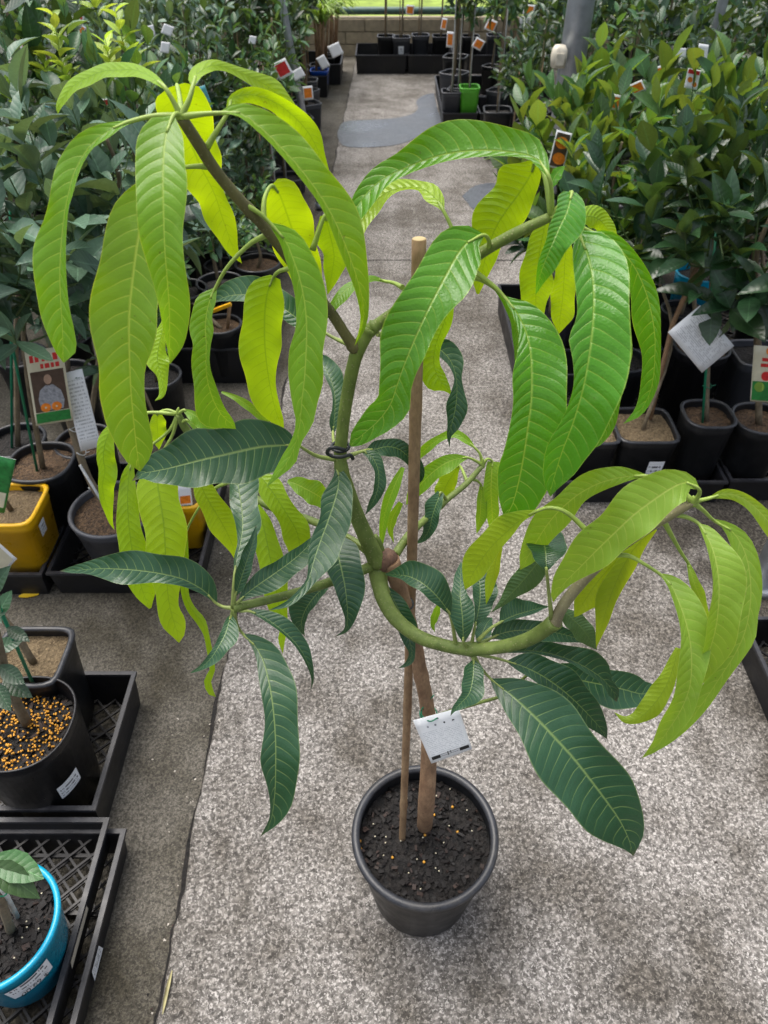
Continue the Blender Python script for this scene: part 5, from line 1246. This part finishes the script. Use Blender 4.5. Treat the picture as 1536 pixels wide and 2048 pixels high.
# ---------------------------------------------- posts
def post(label, a, c, r, mat, collar=True):
    a = Vector(a); c = Vector(c)
    t = thing('galvanised_post', label, 'post', a)
    b = MB(); b.tube([Vector((0, 0, 0)), (c-a)*.5, c-a], r, mat, 24); b.build('tube', t)
    b = MB(); b.tube([(c-a).normalized()*-.002, (c-a).normalized()*.03], r*1.35, mat, 24); b.build('base_collar', t)
    return t
p0 = P(603, 215, 4.75); p1 = P(563, 0, 4.75); d = (p1-p0).normalized()
post('slim galvanised post rising among the plants behind the yellow pots', p0-d*(p0.z/d.z), p0+d*1.9, .021, M['galv'])
p0 = P(1145, 110, 4.3); post('thick galvanised post behind the bright citrus bushes', (p0.x, p0.y, 0), (p0.x+.01, p0.y, 2.9), .066, M['galv'])
p0 = P(1421, 100, 4.3); post('thin galvanised post among the dark citrus leaves', (p0.x, p0.y, 0), (p0.x, p0.y, 2.9), .024, M['galv'])
p0 = G(1496, 1176, 0); post('galvanised post standing at the path edge by the low tray', (p0.x+.03, p0.y, 0), (p0.x+.03, p0.y, 2.9), .036, M['galv'])
t = thing('junction_box', 'cream plastic box fixed to the thick galvanised post', 'box', P(1118, 112, 4.22))
b = MB(); b.rings([(.02, -.05), (.034, -.047), (.038, 0), (.035, .03), (.024, .046), (.001, .05)], M['cream'], 20, 4); b.build('housing', t)
b = MB(); b.box((0, -.038, -.008), (.02, .004, .025), M['cream']); b.build('cover', t)

# ---------------------------------------------- crowded rows behind: a few kinds of plant, copied one by one
def copy_tree(o, parent=None):
    c = o.copy(); COL.objects.link(c)
    if parent is not None:
        c.parent = parent; c.matrix_parent_inverse = o.matrix_parent_inverse.copy()
    for ch in list(o.children): copy_tree(ch, c)
    return c
def proto(label, group, h, r, ntw, per, llen, lmat, pmat, seed, power=2.0, stake=None, ang=55, up=.3, pr=.095, ph=.24, new=None, nf=0, thin=False):
    return simple_potted(label, 0, 0, 0, pr, ph, pmat, SO, (Vector((0.0, 0, h)), r), ntw, per, llen, lmat, False, power=power, stake=stake, seed=seed, group=group, ang=ang, up=up, tr=.008, new=new, nf=nf)
KINDS = [
 dict(label='dark leaved citrus in the crowded rows behind', h=.86, r=(.27, .27, .34), ntw=30, per=8, llen=.085, lmat=M['lf_dark'], pmat=PB, seed=201),
 dict(label='grey green citrus in the crowded rows behind', h=.92, r=(.28, .28, .36), ntw=30, per=8, llen=.085, lmat=M['lf_grey'], pmat=PB, seed=202),
 dict(label='fresh green citrus in the crowded rows behind', h=.84, r=(.25, .25, .33), ntw=28, per=8, llen=.075, lmat=M['lf_mid'], pmat=PB, seed=203),
 dict(label='slim citrus on a white stake in a black pot in the rows behind', h=.95, r=(.15, .15, .38), ntw=22, per=8, llen=.075, lmat=M['lf_mid'], pmat=PB, seed=204, stake=M['white_stake'], power=6, pr=.085),
 dict(label='slim dark citrus on a cane in a grey pot in the rows behind', h=.98, r=(.16, .16, .36), ntw=22, per=8, llen=.08, lmat=M['lf_dark'], pmat=M['pot_grey'], seed=205, stake=M['bamboo'], power=6, pr=.085),
 dict(label='low grey green shrub', h=.50, r=(.20, .20, .22), ntw=26, per=8, llen=.075, lmat=M['lf_grey'], pmat=PB, seed=206),
 dict(label='low fresh green shrub', h=.46, r=(.19, .19, .20), ntw=28, per=9, llen=.055, lmat=M['lf_mid'], pmat=PB, seed=207),
]
WHERE = {'left': 'the packed rows behind the yellow pots', 'edge': 'the slim row edging the path', 'right': 'the packed rows behind the thick post', 'end': 'the trays round the lime green pot', 'low': 'the gap past the tall crate'}
WHAT = ['dark leaved citrus', 'grey green citrus', 'fresh green citrus', 'slim citrus on a white stake', 'slim dark citrus on a cane', 'low grey green shrub', 'low fresh green shrub']
PROT = []
for kd in KINDS:
    d = dict(kd); lab = d.pop('label'); PROT.append(proto(lab, lab, **d))
used = set(); rgp = random.Random(77); SPOTS = []
for j in range(14):                                        # rows behind the yellow pots, away from the path
    Yr = 2.52 + j*0.44
    for i in range(10):
        X = -0.98 - i*0.50 - (0.1 if j % 2 else 0.3) + rgp.uniform(-.09, .09)
        Y = Yr + rgp.uniform(-.10, .10)
        if X < -(0.58*Y+1.3) or (Y < 2.85 and X > -1.6): continue
        SPOTS.append((X, Y, rgp.choice((0, 1, 1, 2, 0)), GZ, 'left'))
for j in range(9):                                         # slim trees along that path edge
    SPOTS.append((-0.62+rgp.uniform(-.03, .03), 3.85+j*0.40, rgp.choice((3, 4)), GZ, 'edge'))
    SPOTS.append((-0.84+rgp.uniform(-.04, .04), 4.0+j*0.40, rgp.choice((3, 4, 2)), GZ, 'edge'))
for j in range(11):                                        # rows on the wide side of the path
    Yr = 3.65 + j*0.44
    for i in range(7):
        X = 0.86 + (0.5 if Yr < 4.3 else 0.0) + i*0.46 + rgp.uniform(-.08, .08); Y = Yr+rgp.uniform(-.1, .1)
        if X > 0.52*Y*1.1+.65: continue
        if Y > 5.6 and X < 1.35: continue
        if math.hypot(X-1.12, Y-4.3) < .16: continue
        SPOTS.append((X, Y, rgp.choice((0, 0, 3, 2, 4)), 0.0, 'right'))
for X, Y in ((.60, 6.55), (.90, 6.55), (1.15, 6.62), (.58, 6.95), (1.05, 7.0), (.62, 7.4), (.95, 7.45), (1.25, 7.3), (.80, 5.75), (1.02, 5.7), (1.25, 5.85)):
    SPOTS.append((X, Y, rgp.choice((3, 4)), 0.02, 'end'))
for X, Y, k in ((-.80, 3.50, 5), (-1.02, 3.45, 6), (-.68, 3.66, 6), (-.92, 3.75, 5), (-.70, 3.98, 5), (-.98, 4.1, 6), (-.74, 4.38, 5), (-1.2, 3.3, 5), (-.72, 4.8, 6), (-1.3, 2.75, 5), (-.95, 2.62, 6)):
    SPOTS.append((X, Y, k, GZ, 'low'))
for X, Y, k, z, wh in SPOTS:
    if k in used: o = copy_tree(PROT[k])
    else: o = PROT[k]; used.add(k)
    o['label'] = WHAT[k]+' in '+WHERE[wh]; o['group'] = WHAT[k]+' of '+WHERE[wh]
    s = rgp.uniform(.85, 1.18)
    o.location = (X, Y, z); o.rotation_euler = (0, 0, rgp.uniform(0, 6.28)); o.scale = (s, s, s*rgp.uniform(.9, 1.12))

# ---------------------------------------------- end of the path
tray(.455, .735, 6.36, 6.86, .13, 'black tray with a white label under the lime pot')
tray(.745, 1.30, 6.36, 6.86, .13, 'black tray next to the lime pot tray at the path end')
tray(.455, 1.30, 6.88, 7.6, .13, 'long black tray behind the lime pot at the path end')
q_ = MB(); q_.v = [Vector(v) for v in ((.60, 6.3605, .03), (.68, 6.3605, .03), (.68, 6.358, .09), (.60, 6.358, .09))]
ob = [o for o in bpy.data.objects if o.get('label', '').startswith('black tray with a white label')][0]
q_.v = [v-ob.location for v in q_.v]; q_.face((0, 1, 2, 3), M['barcode'], [(0, 0), (1, 0), (1, 1), (0, 1)], False); q_.build('label_sticker', ob)
simple_potted('slim citrus in the lime green pot at the path end', .665, 6.47, .028, .075, .27, M['pot_green'], SO, ((.67, 6.5, 1.05), (.16, .16, .36)), 20, 8, .08, M['lf_mid'], False, power=6, stake=M['white_stake'], seed=301)
simple_potted('slim citrus in the grey pot beside the lime green pot', .525, 6.47, .028, .075, .24, M['pot_grey'], SO, ((.52, 6.5, 1.05), (.15, .15, .36)), 20, 8, .08, M['lf_dark'], False, power=6, stake=M['white_stake'], seed=302)
for k, (x0, x1) in enumerate(((-.28, .22), (.23, .68), (.69, 1.3))):
    tray(x0, x1, 8.28, 8.85, .16, ('black tray across the path end nearest the yellow pot side', 'middle black tray across the path end', 'black tray across the path end on the wide side')[k], lattice=False)
for k, (x0, y0, y1) in enumerate(((-.72, 7.45, 7.9), (-.62, 7.91, 8.5))):
    tray(x0-.5, x0+.22, y0, y1, .17, ('black tray with the cobalt pot at the path end', 'black tray beyond the cobalt pot')[k], z=GZ, lattice=False)
for k, (x, y, pm, lab) in enumerate(((.02, 8.5, PB, 'tall sapling in a black pot on the end tray, first along'), (.17, 8.45, M['pot_grey'], 'tall sapling in a grey pot with a white sticker on the end tray'), (.36, 8.55, M['pot_grey'], 'tall sapling in a grey pot on the middle end tray'), (.56, 8.5, PB, 'tall sapling in a black pot on the middle end tray'), (.85, 8.5, PB, 'tall sapling in a black pot on the wide side end tray'), (1.1, 8.55, M['pot_grey'], 'tall sapling in a grey pot on the wide side end tray'))):
    simple_potted(lab, x, y, .02, .085, .27, pm, SO, ((x, y+.05, 1.25), (.2, .2, .5)), 24, 8, .085, M['lf_mid'] if k % 2 else M['lf_dark'], False, power=6, seed=310+k, stake=M['bamboo'], cat='sapling', name='potted_sapling', sticker=(.5, .75, -110, -75) if k == 1 else None)
def strappy(label, x, y, z, pmat, seed, h=.9):
    t = thing('strap_leaved_plant', label, 'plant', (x, y, z)); rg = random.Random(seed)
    pot(t, .065, .08, .18, pmat, power=6, rim=.007, n=32, rimmat=pmat); soil(t, .074, .16, SO, power=6, n=24, rings=5)
    for s in range(4):
        b = MB(); a = rg.uniform(0, 6.28); o = Vector((.03*math.cos(a), .03*math.sin(a), .16)); top = o+Vector((rg.uniform(-.05, .05), rg.uniform(-.05, .05), rg.uniform(.3, .45)))
        b.tube([o, o.lerp(top, .5), top], [.012, .011, .008], M['bark'], 7); b.build('cane', t)
        for k in range(11):
            a = rg.uniform(0, 6.28); L_ = rg.uniform(.35, .6); d = Vector((math.cos(a), math.sin(a), 0)); e = Vector((-d.y, d.x, 0)); b = MB()
            for i in range(7):
                u = i/6; p = top + d*(L_*.55*u) + Vector((0, 0, L_*(.95*u-.75*u*u)))
                wd = .012*(1-u**2)+.001
                b.v += [p-e*wd, p+Vector((0, 0, -.004)), p+e*wd]
            for i in range(6):
                for c in (0, 1):
                    b.face((i*3+c, i*3+c+1, i*3+4+c, i*3+3+c), M['lf_strap'], [(c/2, i/6), ((c+1)/2, i/6), ((c+1)/2, (i+1)/6), (c/2, (i+1)/6)])
            b.build('leaf', t)
strappy('strappy yellow green plant in a cobalt blue pot at the path end', -.58, 7.58, GZ+.02, M['pot_cobalt'], 1)
strappy('strappy plant in a black pot in front of the cobalt pot', -.76, 7.55, GZ+.02, PB, 2)
strappy('strappy plant in a black pot behind the cobalt pot', -.60, 7.78, GZ+.02, PB, 3)
strappy('strappy plant in a black pot beyond the cobalt pot tray', -.55, 8.1, GZ+.02, PB, 4)
strappy('strappy plant in a black pot at the corner of the path end', -.50, 8.35, GZ+.02, PB, 5)

# low block wall with a green rail, each block its own piece
wall = thing('block_wall', 'low tan block wall with a green rail across the path end', 'wall', (0, 9.25, GZ))
bm_ = MB(); bm_.box((0, 0, .055), (.198, .09, .0525), M['block']); blk = bm_.build('block', wall); first = True
b = MB(); b.box((0, .012, .17), (5.5, .07, .17), M['block']); b.build('mortar', wall)
for row in range(3):
    for i in range(-6, 8):
        x = i*.405 + (.2 if row % 2 else 0)
        o = blk if first else blk.copy()
        if not first: COL.objects.link(o); o.parent = wall
        first = False; o.location = (x, 0, row*.113)
b = MB(); b.tube([Vector((-5.5, -.02, .40)), Vector((0, -.02, .40)), Vector((5.5, -.02, .40))], .035, M['rail'], 12); b.build('rail', wall)
# shrubs on the lawn beyond
for k, (x, y, s) in enumerate(((-2.2, 12.2, 1.0), (-.9, 13.5, 1.2), (.6, 14.5, 1.1), (2.0, 13.0, 1.2), (3.6, 12.5, 1.3), (-4.0, 12.8, 1.3))):
    t = thing('garden_shrub', 'loose green shrub on the lawn beyond the block wall', 'shrub', (x, y, GZ), 'shrubs on the lawn beyond the wall'); rgk = random.Random(400+k)
    lay = crown_layout((x, y, .75*s), (.7*s, .6*s, .65*s), 40, 9, .14, rgk); add_crown(t, (x, y, GZ), lay, M['lf_strap'], False, .006, M['twig'], rgk)
    b = MB(); b.tube([Vector((0, 0, 0)), Vector((.02, 0, .4*s)), Vector((0, 0, .7*s))], [.03, .024, .012], M['twig'], 8); b.build('trunk', t)

# ---------------------------------------------- tags hanging in the plants
def px_card(label, cx, cy, Y, w_, h_, rot, mat, group=None, tilt=0.0, name='plant_tag'):
    a = math.radians(rot); ca, sa = math.cos(a), math.sin(a)
    cs = []
    for sx, sy in ((-1, -1), (1, -1), (1, 1), (-1, 1)):
        dx, dy = sx*w_/2, sy*h_/2
        cs.append(P(cx+dx*ca-dy*sa, cy+dx*sa+dy*ca, Y+tilt*sy))
    return card(name, cs, mat, label, 'plant tag', group)
# picture tag by the grey pot: printed portrait, cut oranges, green strip
tg, q = px_card('tall picture tag with red lettering, portrait and orange slices', 98, 772, 1.60, 76, 150, -9, M['cream_card'])
q('strip', .05, .95, .83, .97, M['green_print']); q('picture', .06, .94, .27, .82, M['photo_dark'])
q('shirt', 0, 0, 0, 0, M['photo_grey'], .0010, [(.18, .64), (.25, .52), (.42, .46), (.62, .46), (.80, .55), (.86, .68), (.8, .8), (.22, .8)])
q('hair', 0, 0, 0, 0, M['photo_dark'], .0011, disc(.50, .37, .16, .62)); q('face', 0, 0, 0, 0, M['skin_print'], .0013, disc(.50, .385, .105, .62))
for u in (.34, .63): q('orange_slice', 0, 0, 0, 0, M['orange'], .0013, disc(u, .76, .135, .46)); q('slice_core', 0, 0, 0, 0, M['cream_card'], .0015, disc(u, .76, .03, .46))
for i, ch in enumerate(((.10, .20), (.24, .34), (.42, .50), (.54, .66), (.72, .84))): q('letter', ch[0], ch[1], .06, .15, M['red'])
for i, ch in enumerate(((.36, .44), (.48, .6), (.64, .72), (.76, .86))): q('letter', ch[0], ch[1], .18, .24, M['red'])
px_card('long white printed tag hanging beside the picture tag', 163, 820, 1.62, 42, 160, -14, M['bold_print'])
tg, q = px_card('small picture tag against the smaller yellow pot', 371, 1000, 1.70, 26, 62, -6, M['white'])
q('picture', .1, .9, .35, .6, M['orange']); q('strip', .1, .9, .66, .95, M['green_print'])
tg, q = px_card('green and gold tag leaning in the square yellow pot', -2, 968, 1.56, 46, 110, 12, M['green_print'])
q('band', .1, .9, .62, .9, M['cream_card'])
tg, q = px_card('cream diamond shaped card beside the yellow pot tray', -10, 1120, 1.40, 62, 62, 42, M['white']); q('panel', .08, .92, .08, .92, M['cream_card'])
px_card('large white care tag tilted among the dark citrus leaves', 1402, 678, 2.02, 106, 84, -40+90, M['bold_print'])
tg, q = px_card('red fruit tag with green strip beside the round black pot', 1527, 748, 1.98, 46, 112, 4, M['cream_card'])
q('strip', .04, .96, .62, .97, M['green_print']); q('fruit', 0, 0, 0, 0, M['lf_new'], .0012, disc(.35, .72, .22, .42)); q('fruit', 0, 0, 0, 0, M['red'], .0012, disc(.6, .52, .2, .42)); q('bloom', 0, 0, 0, 0, M['orange'], .0012, disc(.75, .08, .2, .4)); q('letter', .4, .9, .2, .26, M['red']); q('letter', .35, .85, .3, .36, M['red'])
tg, q = px_card('tilted orange picture tag beside the big mango leaf', 1120, 300, 2.75, 32, 76, 14, M['white']); q('picture', .08, .92, .05, .95, M['photo_dark']); q('orange', 0, 0, 0, 0, M['orange'], .001, disc(.5, .3, .4, .4)); q('orange', 0, 0, 0, 0, M['orange'], .0012, disc(.55, .72, .4, .4))
tg, q = px_card('white tag with pink header and two fruits hung high', 1385, 158, 2.55, 26, 40, 12, M['white']); q('header', .05, .95, .04, .25, M['red']); q('fruit', 0, 0, 0, 0, M['orange'], .001, disc(.32, .55, .2, .7)); q('fruit', 0, 0, 0, 0, M['orange'], .001, disc(.72, .75, .18, .7))
px_card('upright white tag beside the thin post', 1405, 108, 2.9, 20, 40, 8, M['bold_print'])
far = [(565, 138, 4.4, 30, 36, -28, 'red'), (596, 148, 4.5, 24, 20, -30, 'white'), (616, 186, 4.6, 20, 28, -6, 'orange'), (671, 100, 5.6, 24, 26, -25, 'white'), (646, 124, 5.5, 18, 26, -30, 'white'), (900, 79, 6.2, 13, 32, 4, 'orange'), (888, 48, 6.3, 11, 24, 10, 'orange'), (982, 51, 6.2, 20, 24, 25, 'orange'), (957, 88, 6.3, 20, 22, 30, 'orange'), (1058, 20, 5.4, 22, 22, 8, 'orange'), (820, 20, 8.0, 16, 20, 5, 'orange'), (1050, 45, 5.6, 22, 24, 4, 'white'), (410, 195, 3.0, 16, 48, -20, 'teal'), (300, 62, 3.6, 18, 22, -14, 'white'), (60, 82, 2.9, 42, 34, -8, 'orange'), (150, 40, 3.2, 36, 26, 10, 'red'), (160, 58, 3.2, 20, 18, 30, 'orange'), (25, 195, 2.25, 16, 16, 20, 'red'), (245, 190, 2.7, 20, 22, 10, 'red'), (265, 165, 2.7, 18, 12, 0, 'red'), (210, 205, 2.75, 22, 14, -8, 'red'), (30, 205, 2.6, 18, 22, -10, 'orange'), (1275, 175, 3.2, 28, 22, -24, 'orange'), (1320, 145, 3.4, 14, 26, -15, 'orange'), (1362, 105, 3.2, 20, 18, 5, 'white'), (1232, 205, 2.95, 16, 32, 12, 'orange'), (96, 226, 2.2, 26, 26, 18, 'teal'), (335, 60, 3.6, 22, 20, 20, 'white'), (330, 95, 3.4, 18, 22, 8, 'white'), (505, 80, 4.2, 14, 16, 10, 'white')]
for cx, cy, Y, w_, h_, ro, kd in far:
    lab = {'red': 'small tag with red fruit picture among the rows of plants', 'white': 'small plain white tag among the rows of plants', 'orange': 'small tag with orange fruit picture among the rows of plants', 'teal': 'small teal tag among the rows of plants'}[kd]
    tg, q = px_card(lab, cx, cy, Y, w_, h_, ro, M['teal_print'] if kd == 'teal' else M['white'], 'tags in the rows: '+kd)
    if kd in ('red', 'orange'): q('picture', .12, .88, .15, .85, M[kd])

# ---------------------------------------------- bits on the ground
def fallen(name, label, a, c, w_, mat, curl, cat='fallen leaf'):
    a = Vector(a); c = Vector(c); d = c-a; n = Vector((-d.y, d.x, 0)).normalized(); b = MB()
    for i in range(9):
        u = i/8; wd = w_*math.sin(math.pi*min(.97, u*.92+.05))**.7; p = a+d*u
        for s in (-1, -.5, 0, .5, 1): b.v.append(p + n*(s*wd*math.cos(curl*abs(s))) + Vector((0, 0, .003+abs(s)**1.5*wd*curl*.8)))
    for i in range(8):
        for k in range(4): b.face((i*5+k, i*5+k+1, i*5+6+k, i*5+5+k), mat, [(k/4, i/8), ((k+1)/4, i/8), ((k+1)/4, (i+1)/8), (k/4, (i+1)/8)])
    return tag(b.build(name), label, cat)
fallen('fallen_leaf', 'curled dry pale leaf lying on the slab edge', G(345, 1942, 0), G(326, 2030, 0), .008, M['dead_leaf'], 1.1)
fallen('fallen_leaf', 'bright yellow leaf fallen on the dark concrete', G(38, 1194, GZ), G(78, 1190, GZ), .011, M['yellow_leaf'], .3)
b = MB(); rgk = random.Random(9); crumb(b, G(438, 1440, .004), .006, M['stone_pale'], rgk); crumb(b, G(438, 1440, .004), .006, M['stone_pale'], rgk)
tag(b.build('pebble'), 'pale pinkish pebble lying on the slab edge', 'pebble')
